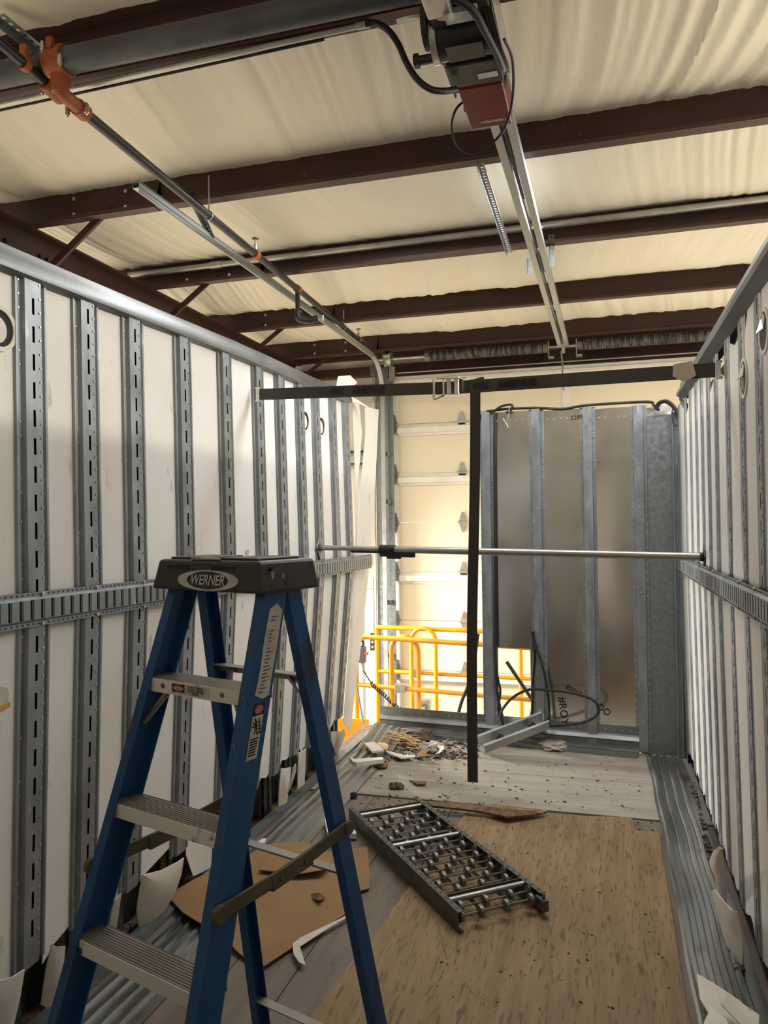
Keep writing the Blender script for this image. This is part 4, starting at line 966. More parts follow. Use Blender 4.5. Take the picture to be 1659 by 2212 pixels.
# ================================================================== DOOR TRACK, SHAFT AND SPRINGS
dt = thing('door_track', 'long galvanised overhead door track curving down beside the sectional door', 'door track', (-2.43, 6, 3.6))
xt = -2.43
path = [V((xt+.02, 3.60, 3.645)), V((xt, 8.02, 3.645))]+[V((xt, 8.02+.40*math.sin(t), 3.245+.40*math.cos(t))) for t in [PI/2*q/10 for q in range(1, 11)]]+[V((xt, 8.42, -1.14))]
def sweep(mb, prof, path, nrm):
    vs = []; n = len(prof); N = V(nrm)
    for i, p in enumerate(path):
        d = (path[min(i+1, len(path)-1)]-path[max(i-1, 0)]).normalized(); u = N.cross(d).normalized()
        vs += [p+N*a+u*b2 for a, b2 in prof]
    mb.add(vs, [(i*n+k, i*n+(k+1) % n, (i+1)*n+(k+1) % n, (i+1)*n+k) for i in range(len(path)-1) for k in range(n)]+[tuple(range(n)), tuple(range((len(path)-1)*n, len(path)*n))])
mb = MB(); sweep(mb, [(-.025, -.018), (.025, -.018), (.025, -.015), (-.022, -.015), (-.022, .015), (.018, .018), (.018, .021), (-.025, .018)], path, (1, 0, 0)); mb.build('roller_track', steel_rail, dt)
mb = MB(); mb.extrude([(-.03, 0), (.0, 0), (.0, -.055), (.003, -.055), (.003, .003), (-.03, .003)], (xt+.035, 3.60, 3.655), (xt+.025, 7.95, 3.655), (1, 0, 0), (0, 0, 1)); mb.build('track_angle', steel_rail, dt)
mb = MB(); mb.extrude([(0, 0), (.07, 0), (.07, .004), (.004, .004), (.004, .06), (0, .06)], (xt+.03, 8.50, -1.14), (xt+.03, 8.50, 3.45), (1, 0, 0), (0, 1, 0)); mb.build('jamb_angle', galv_dark, dt)
for z in (.3, .9, 1.45, 2.05, 2.6):
    mb = MB(); mb.box((xt+.035, 8.47, z), (.05, .06, .05)); mb.build('track_bracket', galv_dark, dt)
sh = thing('spring_shaft', 'torsion spring shaft with two oiled springs above the sectional door', 'spring shaft', (-.4, 8.42, 3.67))
zs = 3.675; ys_ = 8.42
mb = MB(); mb.cyl((-2.52, ys_, zs), (1.7, ys_, zs), .014, 12); mb.build('shaft', brightsteel, sh, smooth=True)
for x0, x1 in ((-1.90, -.60), (-.24, 1.03)):
    mb = MB(); pts = []; turns = int((x1-x0)/.0165)
    for i in range(turns*10+1):
        t = i/10*2*PI; pts.append(V((lerp(x0, x1, i/(turns*10)), ys_+.052*math.cos(t), zs+.052*math.sin(t))))
    mb.tube(pts, .0085, 5); mb.build('spring', spring_m, sh, smooth=True)
    for x in (x0, x1):
        mb = MB(); mb.cyl((x-.025, ys_, zs), (x+.025, ys_, zs), .058, 16); mb.build('spring_cone', convsteel, sh, smooth=True)
mb = MB(); mb.cyl((-2.39, ys_, zs), (-2.33, ys_, zs), .082, 24); mb.cyl((-2.40, ys_, zs), (-2.392, ys_, zs), .092, 24); mb.cyl((-2.328, ys_, zs), (-2.318, ys_, zs), .094, 24); mb.build('cable_drum', brightsteel, sh, smooth=True)
for x in (-.565, -.275):
    mb = MB(); mb.box((x, ys_+.02, zs-.03), (.008, .17, .17)); mb.box((x+.03, ys_+.02, zs-.11), (.05, .10, .012)); mb.build('anchor_bracket', brightsteel, sh)
mb = MB(); mb.bar((-2.34, 8.50, 3.44), (-2.34, 8.50, 3.60), .07, .006, (0, 1, 0)); mb.bar((-2.36, 8.50, 3.44), (-2.36, 8.50, 3.60), .006, .08, (0, 1, 0)); mb.build('end_bearing_plate', brightsteel, sh)
mb = MB(); mb.cyl((-.41, ys_-.06, zs-.01), (-.41, ys_-.06, zs-.09), .02, 10); mb.box((-.40, ys_-.05, zs+.02), (.06, .08, .09)); mb.build('centre_bearing', brightsteel, sh)
mb = MB(); mb.tube(spline([(-.43, 8.30, 3.60), (-.42, 8.36, 3.45), (-.43, 8.42, 3.32), (-.42, 8.5, 3.22)], 5), .009, 8); mb.build('pull_arm', convsteel, sh, smooth=True)
mb = MB(); mb.cyl((-2.3, 8.55, 3.535), (1.5, 8.55, 3.535), .008, 8); mb.build('lift_cable', conduit, sh)
# junction box with conduit left of the track
jb = thing('wall_junction_box', 'small grey junction box with a thin conduit below it beside the door track', 'junction box', (-2.58, 8.70, 3.54))
q = ony(806, 800, 8.66)
mb = MB(); mb.box((q.x, 8.70, q.z), (.085, .07, .10)); mb.build('box', greyplastic, jb, bevel=.004)
mb = MB(); mb.cyl((q.x-.01, 8.70, -.6), (q.x-.01, 8.70, q.z), .011, 8); mb.build('conduit', conduit, jb, smooth=True)
mb = MB(); mb.cyl((q.x-.01, 8.70, q.z), (q.x-.01, 8.70, 3.78), .011, 8); mb.build('conduit', conduit, jb, smooth=True)
mb = MB(); q2 = ony(618, 772, 8.70); mb.slab([q2+V((-.05, 0, .03)), q2+V((.01, -.01, .05)), q2+V((.06, -.012, -.04)), q2+V((-.02, 0, -.05))], (0, -.004, 0)); tag(mb.build('paper_tag', whitegrey), 'white paper tag tucked at the eave beam over the slotted wall', 'tag')
# ================================================================== YELLOW LIFT PLATFORM BEYOND THE OPEN END
lift = thing('lift_platform', 'yellow guard rails of a lift platform standing before the sectional door', 'lift platform', (-1.2, 7.6, -.55))
def ytube(name, pts, r=.025, parent=lift, mt=None):
    mb = MB(); mb.tube(pts, r, 10); return mb.build(name, mt or yellow, parent, smooth=True)
zt, zm = .665, .20
fL, fR = V((-2.45, 7.40, 0)), V((-.35, 6.97, 0)); kL, kR = V((-2.42, 8.03, 0)), V((-.35, 7.95, 0))
up = lambda p, z: p+V((0, 0, z))
ytube('top_rail', [up(fL, zt), up(fR, zt)]); ytube('mid_rail', [up(fL, zm-.02), up(fR, zm)], .022)
ytube('top_rail', [up(kL, zt+.01), up(kR, zt+.0)]); ytube('mid_rail', [up(kL, zm+.0), up(kR, zm)], .022)
def on_seg(px, a, b2):
    best = min((abs((lambda P: CX+F_PX*(P-C0).dot(RIGHT)/(P-C0).dot(FWD)-px)(up(a.lerp(b2, q/400), .4))), q) for q in range(401))[1]
    return a.lerp(b2, best/400)
def hoop(pa, pb):
    d = (pb-pa); r = d.length/2; d.normalize(); c = (pa+pb)/2
    pts = [up(pa, -.55), up(pa, zt-r+.02)]+[c+d*(-r*math.cos(t))+V((0, 0, zt-r+.02+r*math.sin(t))) for t in [PI*q/14 for q in range(1, 14)]]+[up(pb, zt-r+.02), up(pb, -.55)]
    ytube('hoop_post', pts, .024)
hoop(on_seg(843, fL, fR)+V((0, .05, 0)), on_seg(902, fL, fR)+V((0, .05, 0)))
hoop(on_seg(892, kL, kR)+V((0, -.05, 0)), on_seg(943, kL, kR)+V((0, -.05, 0)))
p = on_seg(1125, kL, kR); ytube('post', [up(p, -.55), up(p, zt)], .024)
for a in (fL, kL): ytube('post', [up(a, -.55), up(a, zt)], .024)
mb = MB(); mb.box((-1.4, 7.6, -.58), (2.3, .95, .06)); mb.build('deck', galv_dark, lift)
q = on_seg(775, fL, fR); mb = MB(); mb.box(up(q, -.36)+V((-.06, -.04, .0)), (.34, .02, .42)); mb.build('toe_board', yellow, lift, bevel=.003)
for px, a, b2, z in ((862, fL, fR, zm-.01), (893, kL, kR, zm)):
    c = up(on_seg(px, a, b2), z); mb = MB(); mb.box(c+V((.02, -.02, .0)), (.11, .07, .085)); mb.build('rail_latch', conduit, lift, bevel=.004)
# hand control hanging on the rail, with its coiled lead
pc = up(on_seg(778, fL, fR), 0)+V((.03, -.08, .50))
pend = thing('hand_control', 'grey hand control with a red button and coiled lead on the yellow rail', 'control box', pc)
mb = MB(); mb.box(pc, (.11, .07, .16)); mb.build('housing', greyplastic, pend, bevel=.01)
mb = MB(); mb.ring(pc+V((0, .0, .11)), (1, 0, 0), (0, 0, 1), .03, .045, .03, 16); mb.build('handle', blackrub, pend, smooth=True)
mb = MB(); mb.cyl(pc+V((.055, -.02, .015)), pc+V((.085, -.025, .015)), .017, 12); mb.build('stop_button', printred, pend, smooth=True)
mb = MB(); mb.cyl(pc+V((.02, 0, -.08)), pc+V((.03, 0, -.16)), .018, 10, .010); mb.build('cable_gland', conduit, pend, smooth=True)
c0 = pc+V((.03, 0, -.16)); path = spline([c0, c0+V((.09, .02, -.14)), c0+V((.20, .04, -.24)), c0+V((.33, .06, -.36)), c0+V((.48, .08, -.41)), c0+V((.58, .09, -.42))], 40)
pts = []; N = len(path)
for i, p in enumerate(path):
    t = i*.9; rr = .018 if .16 < i/N < .93 else .003
    pts.append(p+V((rr*.3*math.cos(t), rr*math.cos(t), rr*math.sin(t))))
mb = MB(); mb.tube(pts, .006, 5); mb.build('coiled_lead', blackrub, pend, smooth=True)
mb = MB(); mb.tube(spline([path[-1], path[-1]+V((.05, 0, -.02)), path[-1]+V((.06, 0, -.12))], 5), .007, 6); mb.build('lead_tail', blackrub, pend, smooth=True)
# door push button and cable on the wall
pb = ony(808, 1386, 8.86)
btn = thing('wall_button_box', 'black push button box hanging on the white ribbed wall beside the door', 'switch', pb)
mb = MB(); mb.box(pb, (.085, .05, .21)); mb.build('housing', blackmetal, btn, bevel=.005)
for z, mt in ((.06, conduit), (.0, conduit), (-.06, printred)):
    mb = MB(); mb.cyl(pb+V((-.01, -.025, z)), pb+V((-.01, -.035, z)), .018, 10); mb.build('button', mt, btn)
mb = MB(); mb.cyl(pb+V((0, 0, .1)), pb+V((0, 0, .75)), .010, 8); mb.build('conduit', conduit, btn)
mb = MB(); mb.tube(spline([ony(830, 1375, 8.8), ony(828, 1430, 8.8), ony(826, 1500, 8.8), ony(826, 1560, 8.8)], 4), .006, 6); tag(mb.build('thin_cable', blackrub, smooth=True), 'thin black cable hanging down the white ribbed wall next to the door track', 'cable')
mb = MB(); g = ony(919, 1533, 8.2); mb.box(g, (.12, .09, .24)); ms = tag(mb.build('meter_box', conduit, bevel=.006), 'small silver framed box standing behind the yellow hoops', 'box')
mb = MB(); mb.box(g+V((-.008, -.047, -.01)), (.075, .006, .17)); mb.build('box_window', greyplastic, ms)
mb = MB(); mb.box(g+V((-.01, -.052, .0)), (.04, .006, .08)); mb.build('box_plate', paper, ms)
mb = MB(); mb.tube(spline([onB(1014, 1385)+V((0, .45, 0)), onB(1008, 1430)+V((0, .45, 0)), onB(1002, 1478)+V((0, .45, 0)), onB(975, 1542)+V((0, .5, 0)), onB(962, 1585)+V((0, .55, 0))], 6), .016, 8)
tag(mb.build('hanging_hose', blackrub, smooth=True), 'black hose hanging beyond the open trailer end beside the hanging strap', 'hose')
mb = MB(); mb.tube([onB(1078, 1452)+V((0, .5, 0)), onB(1150, 1560)+V((0, .5, 0))], .017, 8)
mb.build('diagonal_brace', blackmetal, lift, smooth=True)
mb = MB(); q = onx(768, 1410, -2.12); mb.tube([V((-2.28, 6.75, .55)), V((-2.16, 6.75, -.10))], .010, 6); tag(mb.build('thin_rod', conduit), 'thin grey rod leaning outside beyond the bent end panel', 'rod')

# ================================================================== HOSES AND LETTERING ON THE BULKHEAD
def Bp(px, py, d): return onB(px, py)+BN*d
def hose(name, label, pts, r, n=6, mt=None, cat='hose'):
    mb = MB(); mb.tube(spline([Bp(*q) for q in pts], n), r, 8); return tag(mb.build(name, mt or blackrub, smooth=True), label, cat)
hose('edge_hose', 'black hose lying along the top edge of the metal bulkhead', [(1033, 915, .02), (1045, 893, .02), (1068, 888, .03), (1100, 884, .02), (1160, 882, .02), (1215, 884, .015), (1262, 877, .02), (1330, 872, .02), (1402, 869, .02), (1412, 876, .03), (1424, 888, .05)], .011)
hose('edge_hose', 'short black hose end doubled back over the bulkhead top by the first post', [(1068, 892, .045), (1085, 880, .05), (1106, 876, .05), (1110, 882, .05), (1104, 890, .05), (1096, 893, .05)], .010)
hose('tie_wire', 'thin pale wire loop hanging from the hose end on the bulkhead', [(1103, 881, .06), (1103, 896, .06), (1098, 915, .05), (1101, 925, .05), (1090, 905, .05)], .003, 5, conduit, 'wire')
hose('edge_hose', 'black cable bundle drooping at the bulkhead top over the grey corner panel', [(1418, 888, .05), (1424, 874, .06), (1440, 870, .07), (1456, 882, .07), (1466, 900, .07), (1470, 920, .06)], .016)
hose('tie_wire', 'thin black wire hook under the cable bundle on the grey corner panel', [(1455, 880, .07), (1452, 900, .07), (1455, 915, .07), (1462, 922, .07), (1470, 918, .07)], .004, 5, blackrub, 'wire')
hose('upright_hose', 'black hose running down beside the first bulkhead post', [(1071, 892, .02), (1070, 1000, .02), (1071, 1150, .02), (1072, 1280, .022), (1073, 1365, .025), (1074, 1440, .03), (1078, 1500, .04), (1090, 1545, .07), (1104, 1570, .12)], .013)
hose('upright_hose', 'thin black hose curving down at the side of the bulkhead opening', [(1072, 1380, .03), (1076, 1450, .04), (1084, 1490, .05), (1080, 1530, .06), (1092, 1562, .10)], .010)
hose('upright_hose', 'black hose hanging down along the second bulkhead post', [(1154, 1362, .05), (1156, 1420, .045), (1152, 1480, .04), (1152, 1530, .05), (1146, 1556, .09)], .012)
hose('slanted_hose', 'black hose slanting from the second bulkhead post to the tilted channel', [(1152, 1364, .055), (1160, 1395, .06), (1174, 1435, .07), (1186, 1490, .08), (1190, 1530, .09), (1191, 1558, .11)], .013)
hose('looped_hose', 'black hose bent into a wide loop in front of the bulkhead', [(1192, 1560, .12), (1225, 1556, .16), (1270, 1546, .20), (1296, 1530, .22), (1298, 1510, .22), (1280, 1496, .20), (1240, 1487, .16), (1190, 1484, .12), (1150, 1484, .10), (1115, 1500, .09), (1092, 1525, .08), (1086, 1545, .08), (1096, 1568, .10)], .011)
def scrawl(txt, size, px, py, ang):
    c = Bp(px, py, .013); ax = BD*math.cos(ang)+V((0, 0, 1))*math.sin(ang); ay = V((0, 0, 1))*math.cos(ang)-BD*math.sin(ang)
    place_text('marker_writing', txt, size, c, ax, ay, printblack, wall_back)
scrawl('#ROY', .085, 1217, 1535, -1.45); scrawl('80065', .055, 1240, 1492, -.45); scrawl('OO', .07, 1304, 1533, -.6); scrawl('22IPS', .045, 1247, 902, 0.05)
# pale plate at the corner of the bulkhead top
mb = MB(); mb.slab([Bp(1392, 880, -.05), Bp(1430, 874, -.06), Bp(1462, 884, -.06), Bp(1470, 900, -.05), Bp(1392, 900, -.05)], BN*.006); mb.build('corner_flashing', brightsteel, wall_back)

# ================================================================== TILTED CHANNEL BY THE BULKHEAD
cA = onz(1040, 1612, .055); cB = Bp(1184, 1553, .10)
ch = thing('tilted_channel', 'grey metal channel lying tilted against the bulkhead foot', 'channel', cA)
d = (cB-cA).normalized(); sd = V((d.y, -d.x, 0)).normalized(); n_ = sd.cross(d).normalized()
if n_.z < 0: n_ = -n_
tilt = (n_+sd*.35).normalized(); sd2 = d.cross(tilt).normalized()
mb = MB(); mb.extrude([(-.055, .05), (-.055, -.03), (.055, -.03), (.055, .05), (.075, .05), (.075, .054), (.051, .054), (.051, -.026), (-.051, -.026), (-.051, .054), (-.075, .054), (-.075, .05)], cA, cB, sd2, tilt); mb.build('body', steel_rail, ch)
for f in (.28, .78):
    mb = MB(); c = cA.lerp(cB, f)+tilt*-.02; mb.cyl(c, c+tilt*.03, .03, 12); mb.cyl(c+tilt*.025, c+tilt*.05+d*.02, .022, 10); mb.build('rubber_knob', blackrub, ch, smooth=True)
mb = MB(); c = cA.lerp(cB, .28); mb.slab([c-d*.14-sd2*.05+tilt*-.024, c+d*.10-sd2*.05+tilt*-.024, c+d*.16+sd2*.05+tilt*-.024, c-d*.14+sd2*.05+tilt*-.024], tilt*.003); mb.build('bright_insert', brightsteel, ch)
# ================================================================== PLYWOOD
mb = MB(); mb.slab([(-1.075, 2.44, .004), (.250, 2.50, .004), (.258, 4.665, .004), (.123, 4.665, .004), (.118, 4.86, .004), (-.30, 4.80, .004), (-.62, 4.76, .004), (-.858, 4.68, .004)], (0, 0, .013))
ply = tag(mb.build('plywood_sheet', plywood), 'large worn plywood sheet lying under the wheeled conveyor frame', 'plywood')
mb = MB(); mb.slab([(-.80, 2.26, .018), (.22, 2.26, .018), (.20, 2.80, .018), (-.845, 2.815, .018)], (0, 0, .016)); ply2 = tag(mb.build('plywood_sheet', plywood), 'plywood offcut overlapping the larger sheet, its layered edge showing', 'plywood')
mb = MB(); mb.slab([(-.845, 2.8155, .019), (.20, 2.8005, .019), (.20, 2.803, .019), (-.845, 2.818, .019)], (0, 0, .014)); mb.build('sheet_edge', plyedge, ply2)
mb = MB(); a = onz(938, 1972, .018); b2 = onz(965, 2072, .018); mb.slab([a, a+V((.012, 0, 0)), b2+V((.004, 0, 0)), b2], (0, 0, .0015)); mb.build('split', plyedge, ply)
# broken veneer along the far edge of the sheet
pts = [(922, 1734), (990, 1738), (1050, 1745), (1100, 1752), (1180, 1757), (1150, 1764), (1095, 1768), (1050, 1758), (985, 1750), (930, 1744)]
mb = MB(); P = [onz(x, y, .035+.02*hashn(i, 3)) for i, (x, y) in enumerate(pts)]; mb.slab(P, (0, 0, .012)); tag(mb.build('splintered_veneer', wood_dark), 'dark splintered strip of wood along the far plywood edge', 'wood strip')
pts = [(1010, 1748), (1060, 1738), (1130, 1746), (1185, 1752), (1170, 1758), (1090, 1754)]
mb = MB(); P = [onz(x, y, .045) for x, y in pts]; mb.slab(P, (0, 0, .005)); tag(mb.build('veneer_flake', plywood), 'light curled veneer flake lying on the dark splintered strip', 'wood strip')
# ================================================================== CARDBOARD
pts = [(360, 1948), (420, 1915), (470, 1893), (585, 1838), (620, 1833), (665, 1834), (700, 1842), (722, 1846), (794, 1832), (798, 1880), (798, 1922), (774, 1930), (760, 1972), (705, 2003), (655, 2035), (570, 2094), (535, 2078), (508, 2058), (480, 2030), (430, 2010), (395, 1985)]
P = [onz(x, y, .008) for x, y in pts]; cc = sum(P, V())/len(P)
mb = MB(); P = [V((p.x, p.y, .034 if p.x < -1.58 else .010)) for p in P]; top = [p+V((0, 0, .004+.010*hashn(i, 8))) for i, p in enumerate(P)]; n = len(top)
inner = [cc.lerp(p, .6)+V((0, 0, .003)) for p in P]
vs = top+inner+[V((cc.x, cc.y, .014))]+[p-V((0, 0, .005)) for p in top]
mb.add(vs, [(i, (i+1) % n, n+(i+1) % n, n+i) for i in range(n)]+[(n+i, n+(i+1) % n, 2*n) for i in range(n)]+[(i, 2*n+1+i, 2*n+1+(i+1) % n, (i+1) % n) for i in range(n)]+[tuple(range(3*n, 2*n, -1))])
cbd = tag(mb.build('cardboard_sheet', cardboard, smooth=True), 'flattened brown cardboard lying on the floor under the ladder', 'cardboard')
pts = [(585, 1838), (620, 1830), (665, 1832), (700, 1842), (720, 1858), (700, 1880), (640, 1890), (560, 1880)]
mb = MB(); mb.slab([onz(x, y, .046+.012*hashn(i, 6)) for i, (x, y) in enumerate(pts)], (0, 0, .004)); mb.build('cardboard_flap', cardboard, cbd)
pts = [(632, 2040), (650, 2026), (705, 2000), (760, 1973), (758, 1978), (700, 2012), (648, 2046), (660, 2086), (646, 2080), (634, 2062)]
mb = MB(); mb.slab([onz(x, y, .022) for x, y in pts], (0, 0, .003)); mb.build('torn_edge', paper, cbd)
mb = MB(); mb.slab([onz(x, y, .024+.02*(i % 2)) for i, (x, y) in enumerate(((672, 1932), (690, 1930), (702, 1942), (690, 1946), (676, 1944)))], (0, 0, .004)); tag(mb.build('torn_scrap', wood_dark), 'small dark torn scrap lying on the brown cardboard', 'scrap')
# ================================================================== WHEELED CONVEYOR FRAME
FL = V((-1.505, 4.365, 0)); A = V((.63, -.777, 0)).normalized(); Bc = V((-A.y, A.x, 0)); CLn, CWd = 1.365, .45
def CP(a, b2, z): return FL+A*a+Bc*b2+V((0, 0, z))
conv = thing('skate_conveyor', 'grey green skate wheel conveyor frame lying on the plywood', 'conveyor', CP(CLn/2, CWd/2, .02))
for b2, s in ((0, 1), (CWd, -1)):
    mb = MB(); mb.extrude([(0, 0), (s*.028, 0), (s*.028, .003), (s*.003, .003), (s*.003, .085), (s*.028, .085), (s*.028, .088), (0, .088)], CP(0, b2, .020), CP(CLn, b2, .020), Bc, (0, 0, 1)); sr = mb.build('side_rail', convgreen, conv)
    mb = MB()
    for q in range(26):
        mb.cyl(CP(.03+q*.052, b2+s*.014, .108), CP(.03+q*.052, b2+s*.014, .1092), .006, 8)
    tag(mb.build('rail_holes', printblack, sr), kind='stuff')
for f in (.085, .43, .90):
    mb = MB(); mb.cyl(CP(f*CLn, .004, .094), CP(f*CLn, CWd-.004, .094), .013, 12); mb.build('cross_tube', convbright, conv, smooth=True)
    mb = MB(); mb.bar(CP(f*CLn-.03, .004, .085), CP(f*CLn-.03, CWd-.004, .085), .006, .045); mb.build('cross_plate', convgreen, conv)
wm = MB(); wm.cyl((0, -.008, 0), (0, .008, 0), .026, 16); wm.cyl((0, -.011, 0), (0, .011, 0), .011, 10); wme = wm.mesh('wheel'); wme.materials.append(wheelm); wme.shade_smooth(); wme.set_sharp_from_angle(angle=.6)
rotw = math.atan2(Bc.y, Bc.x)-PI/2
nax = 0
for i in range(19):
    a = .055+i*.0715
    if any(abs(a-f*CLn) < .03 for f in (.085, .43, .90)): continue
    mb = MB(); mb.cyl(CP(a, .004, .078), CP(a, CWd-.004, .078), .0045, 6); mb.build('axle', convsteel, conv)
    for b2 in ((.06, .19, .32, .425) if nax % 2 else (.025, .125, .255, .385)):
        o = bpy.data.objects.new('wheel', wme); COL.objects.link(o); attach(o, conv); o.location = CP(a, b2, .078); o.rotation_euler = (0, 0, rotw)
    nax += 1
for b2 in (.15, .30):
    mb = MB(); mb.bar(CP(.05, b2, .065), CP(CLn-.04, b2, .065), .004, .022); mb.build('spacer_bar', convsteel, conv)
mb = MB(); c = CP(CLn-.02, CWd-.03, .07); mb.bar(c, c+A*.07, .03, .05); mb.cyl(c+A*.05+V((0, 0, .02)), c+A*.05+V((0, 0, .05)), .008, 8); mb.build('end_hook', convgreen, conv, bevel=.004)
# ================================================================== BROKEN LINING PIECES
def fragment(label, px, x_top, x_bot, curl=.02, t=.006, mt=liner_broken, name='liner_fragment', grp='broken white lining pieces'):
    ys = [q[1] for q in px]; y0, y1 = min(ys), max(ys); P = [onx(x, y, lerp(x_top, x_bot, (y-y0)/max(1, y1-y0))) for x, y in px]
    c = sum(P, V())/len(P); n = len(P); s = 1 if x_top < 0 else -1; m_ = [c.lerp(p, .55)+V((s*curl*.5, 0, 0)) for p in P]
    mb = MB(); off = V((-s*t, 0, 0)); vs = P+m_+[c+V((s*curl*.7, 0, 0))]; k = len(vs); vs = vs+[v+off for v in vs]
    f = [(i, (i+1) % n, n+(i+1) % n, n+i) for i in range(n)]+[(n+i, n+(i+1) % n, 2*n) for i in range(n)]
    mb.add(vs, f+[tuple(k+q for q in reversed(g)) for g in f]+[(i, k+i, k+(i+1) % n, (i+1) % n) for i in range(n)])
    return tag(mb.build(name, mt, smooth=True), label, 'wall panel piece', grp)
fragment('broken white lining piece leaning out below the torn wall left of the ladder foot', [(-40, 2135), (0, 2119), (30, 2110), (54, 2094), (45, 2150), (30, 2215), (18, 2290), (-50, 2300)], -1.86, -1.94)
fragment('tall white lining offcut standing in the gap behind the ladder front leg', [(113, 2040), (128, 2046), (142, 2044), (136, 2100), (128, 2160), (122, 2172), (100, 2176), (90, 2170), (100, 2100)], -1.88, -1.95)
fragment('narrow pointed lining sliver between wall and ladder step', [(262, 1930), (258, 1965), (252, 2007), (238, 1998), (243, 1970), (250, 1945)], -1.90, -1.95, .005)
fragment('second thin lining sliver beside the pointed one', [(236, 1945), (234, 1975), (230, 2005), (222, 2002), (228, 1970)], -1.92, -1.95, .004)
fragment('large curved lining piece leaning off the wall behind the ladder steps', [(310, 1890), (350, 1880), (385, 1862), (398, 1853), (392, 1890), (380, 1926), (356, 1968), (330, 1990), (301, 2001), (297, 1965), (303, 1925)], -1.80, -1.90, .05)
fragment('folded lining piece hanging at the wall foot beyond the ladder', [(608, 1659), (618, 1660), (629, 1657), (626, 1690), (620, 1734), (602, 1742), (604, 1700)], -1.90, -1.93, .012)
fragment('thin curled lining strip sticking out from the wall foot', [(640, 1650), (640, 1665), (632, 1690), (622, 1716), (628, 1690), (634, 1660)], -1.82, -1.90, .004)
fragment('short square lining piece at the wall foot near the far debris', [(646, 1627), (655, 1622), (661, 1617), (660, 1660), (658, 1694), (643, 1705), (644, 1665)], -1.93, -1.96, .006)
fragment('small white lining corner hanging under the last slotted studs', [(716, 1580), (735, 1580), (733, 1600), (727, 1632), (716, 1600)], -1.93, -1.96, .006)
fragment('leaf shaped lining flap peeling off at the wall end', [(743, 1573), (746, 1586), (738, 1610), (729, 1630), (733, 1604), (738, 1580)], -1.88, -1.93, .006)
fragment('upper white lining shell curling out of the right wall foot', [(1532, 1858), (1541, 1838), (1552, 1829), (1557, 1833), (1561, 1870), (1566, 1920), (1568, 1960), (1560, 1955), (1549, 1890), (1541, 1883)], .40, .50, .03)
fragment('long rounded lining flap hanging out of the right wall foot', [(1536, 1924), (1541, 1921), (1560, 1945), (1580, 1966), (1591, 1969), (1600, 2010), (1604, 2040), (1603, 2085), (1595, 2093), (1582, 2082), (1572, 2060), (1560, 2010)], .40, .49, .02)
def flatpiece(name, label, cat, px, z, t, mt, zv=0.0, group=None):
    mb = MB(); mb.slab([onz(x, y, z+zv*hashn(i, x)) for i, (x, y) in enumerate(px)], (0, 0, t)); return tag(mb.build(name, mt, bevel=.001), label, cat, group)
flatpiece('liner_fragment', 'bent white lining sheet lying on the corrugated strip beside the plywood', 'wall panel piece', [(1505, 2105), (1540, 2125), (1600, 2165), (1640, 2212), (1600, 2260), (1530, 2190), (1512, 2160)], .05, .005, liner_broken, .03)
flatpiece('liner_fragment', 'white lining strip with a rivet lying across the bent sheet', 'wall panel piece', [(1550, 2140), (1575, 2150), (1640, 2195), (1640, 2240), (1600, 2215), (1558, 2172)], .13, .005, liner_broken, .02)
flatpiece('liner_fragment', 'white lining corner piece poking up in front of the bent sheet', 'wall panel piece', [(1520, 2212), (1536, 2178), (1570, 2205), (1580, 2240), (1525, 2250)], .15, .005, liner_broken, .02)
flatpiece('liner_fragment', 'white ridged trim piece lying on the floor beside the conveyor', 'wall panel piece', [(701, 1777), (712, 1778), (768, 1805), (770, 1812), (740, 1812), (712, 1816), (706, 1806)], .012, .03, whitegrey, .004)
flatpiece('white_offcut', 'bright white square offcut lying on the strip by the far debris', 'offcut', [(786, 1608), (808, 1606), (830, 1624), (804, 1627)], .055, .015, whitegrey)
flatpiece('wood_offcut', 'pale wooden offcut beside the bright white square at the far debris', 'offcut', [(812, 1608), (830, 1607), (840, 1613), (836, 1622), (826, 1621)], .04, .012, wood_raw)
flatpiece('white_strip', 'long bent white strip lying in front of the far debris pile', 'offcut', [(832, 1624), (850, 1628), (872, 1634), (898, 1634), (896, 1638), (866, 1640), (844, 1632)], .02, .012, whitegrey, .01)
flatpiece('grey_angle_piece', 'grey angle offcut lying across the corrugated strip', 'offcut', [(754, 1643), (766, 1648), (826, 1644), (829, 1649), (770, 1656), (762, 1654)], .05, .03, whitegrey)
flatpiece('white_chip', 'small pale chip lying on the corrugated strip behind the ladder', 'offcut', [(558, 1822), (566, 1816), (575, 1815), (572, 1824), (560, 1827)], .03, .012, whitegrey)
# rags and paper in the debris
def crumple(name, label, cat, px, py, r, mt, seed, h=.05, grp=None):
    c = onz(px, py, .0); bm = bmesh.new(); bmesh.ops.create_icosphere(bm, subdivisions=3, radius=1)
    for v in bm.verts:
        k = .62+.75*hashn(v.co.x*3+seed, v.co.y*3, v.co.z*3)*.6
        v.co = V((c.x+v.co.x*r*k*1.3, c.y+v.co.y*r*k, max(.003, h*.5+v.co.z*h*k)))
    me = bpy.data.meshes.new(name); bm.to_mesh(me); bm.free(); return tag(link(name, me, mt), label, cat, grp)
crumple('crumpled_rag', 'crumpled pale rag on the floor at the foot of the bulkhead', 'rag', 1196, 1617, .11, ragm, 1, .045)
crumple('crumpled_wrapper', 'crumpled dark edged wrapper among the far debris', 'wrapper', 935, 1622, .10, ragm, 3, .05)
crumple('crumpled_wrapper', 'small crumpled brown wrapper next to the grey angle offcut', 'wrapper', 822, 1658, .05, cardboard, 4, .04)
crumple('leaf_scrap', 'small curled dark scrap between conveyor and hanging strap', 'scrap', 856, 1703, .045, wood_dark, 5, .03)
crumple('bottle_cap', 'round black cap lying on the floor past the conveyor', 'cap', 764, 1725, .022, printblack, 6, .03)
